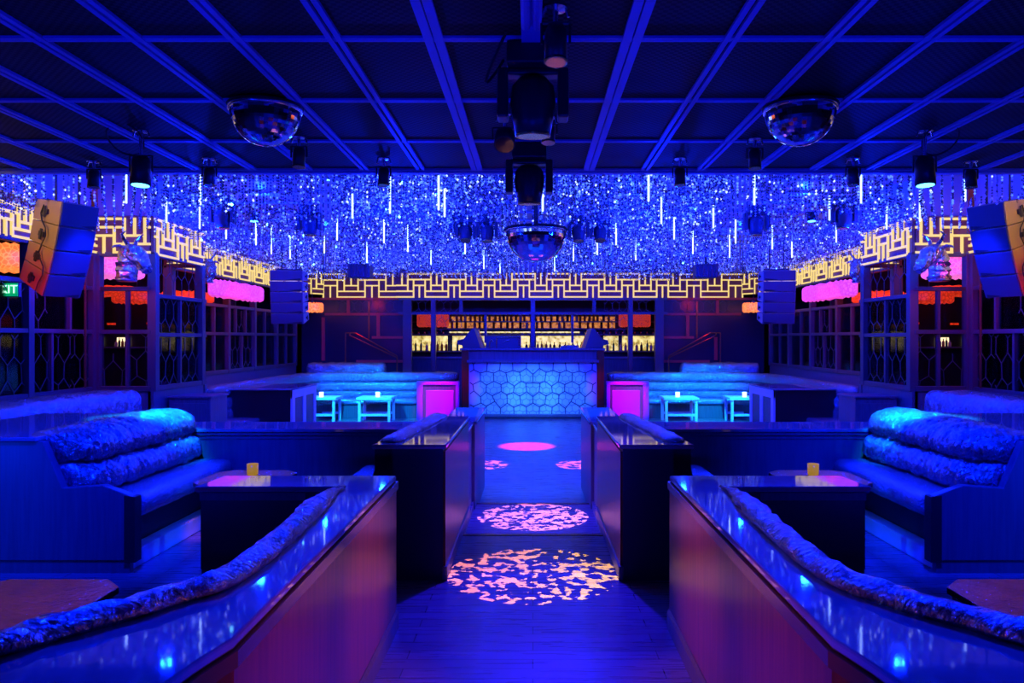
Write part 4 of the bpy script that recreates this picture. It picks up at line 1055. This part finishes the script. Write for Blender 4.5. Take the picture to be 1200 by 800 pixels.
def gobo(name, loc, tgt, e, size, c1, c2, scale, thr, seed=0, solid=False):
    o = spot(name, loc, tgt, (1,1,1), e, size, .04, .004)
    l = o.data; l.use_nodes = True; nt = l.node_tree; em = nt.nodes['Emission']
    if solid:
        em.inputs['Color'].default_value = (*c1,1); l.spot_blend = .5; return o
    tc = nt.nodes.new('ShaderNodeTexCoord'); sp = nt.nodes.new('ShaderNodeSeparateXYZ'); nt.links.new(tc.outputs['Normal'], sp.inputs[0])
    du = nt.nodes.new('ShaderNodeMath'); du.operation = 'DIVIDE'; dv = nt.nodes.new('ShaderNodeMath'); dv.operation = 'DIVIDE'
    nt.links.new(sp.outputs[0], du.inputs[0]); nt.links.new(sp.outputs[2], du.inputs[1]); nt.links.new(sp.outputs[1], dv.inputs[0]); nt.links.new(sp.outputs[2], dv.inputs[1])
    cb = nt.nodes.new('ShaderNodeCombineXYZ'); nt.links.new(du.outputs[0], cb.inputs[0]); nt.links.new(dv.outputs[0], cb.inputs[1]); cb.inputs[2].default_value = seed
    nz = nt.nodes.new('ShaderNodeTexNoise'); nz.inputs['Scale'].default_value = scale; nz.inputs['Detail'].default_value = 1.2; nt.links.new(cb.outputs[0], nz.inputs['Vector'])
    th = nt.nodes.new('ShaderNodeMapRange'); th.inputs[1].default_value = thr-.012; th.inputs[2].default_value = thr+.012; nt.links.new(nz.outputs['Fac'], th.inputs[0])
    n2 = nt.nodes.new('ShaderNodeMapRange'); n2.inputs[1].default_value = .10; n2.inputs[2].default_value = -.12; 
    nt.links.new(du.outputs[0], n2.inputs[0])
    mx = nt.nodes.new('ShaderNodeMixRGB'); mx.inputs[1].default_value = (*c1,1); mx.inputs[2].default_value = (*c2,1); nt.links.new(n2.outputs[0], mx.inputs[0])
    nt.links.new(mx.outputs[0], em.inputs['Color']); nt.links.new(th.outputs[0], em.inputs['Strength'])
    return o
for s in (-1,1): spot('post_red_fill',(s*2.2,13.2,2.8),(s*1.54,17.08,.6),(1,.01,.12),160,9,.5)  # added red fill on the DJ booth side posts
gobo('gobo_lamp',(0,4.5,2.75),(0,5.25,0),2600,24,(1,.30,.16),(1,.55,.0),38,.545,1.3)
gobo('gobo_lamp',(0,6.55,2.75),(0,7.3,-.08),3000,21,(1,.32,.75),(1,.35,.6),44,.50,4.1)
gobo('gobo_lamp',(-.75,10.2,2.6),(-.72,10.8,DF),2500,16,(1,.15,.55),(1,.2,.6),26,.50,7.7)
gobo('gobo_lamp',(.75,10.2,2.6),(.72,10.8,DF),2500,16,(1,.15,.55),(1,.2,.6),26,.50,9.2)
gobo('magenta_spot_lamp',(0,11.6,2.95),(-.1,12.65,DF),4500,18,(1,.02,.75),None,0,0,0,True)

# ------------------------------------------------------------------ world, camera, render
w = bpy.data.worlds.new('world'); bpy.context.scene.world = w; w.use_nodes = True
w.node_tree.nodes['Background'].inputs[0].default_value = (.01,.02,.5,1); w.node_tree.nodes['Background'].inputs[1].default_value = .02
cam = bpy.data.cameras.new('camera'); co = bpy.data.objects.new('camera', cam); C.objects.link(co)
co.location = (0,0,EYE); co.rotation_euler = (PI/2,0,0); cam.lens = 26.4; cam.sensor_width = 36
cam.shift_x = -24.5/1200; cam.shift_y = -3/1200; cam.clip_start = .05
sc = bpy.context.scene; sc.camera = co
sc.view_settings.view_transform = 'Standard'; sc.view_settings.look = 'None'; sc.view_settings.gamma = 1; sc.view_settings.use_curve_mapping = False
sc.view_settings.exposure = 0
cy_ = sc.cycles
cy_.use_denoising = True; cy_.max_bounces = 6; cy_.diffuse_bounces = 2; cy_.glossy_bounces = 4; cy_.transparent_max_bounces = 12; cy_.sample_clamp_indirect = 3
cy_.caustics_reflective = False; cy_.caustics_refractive = False
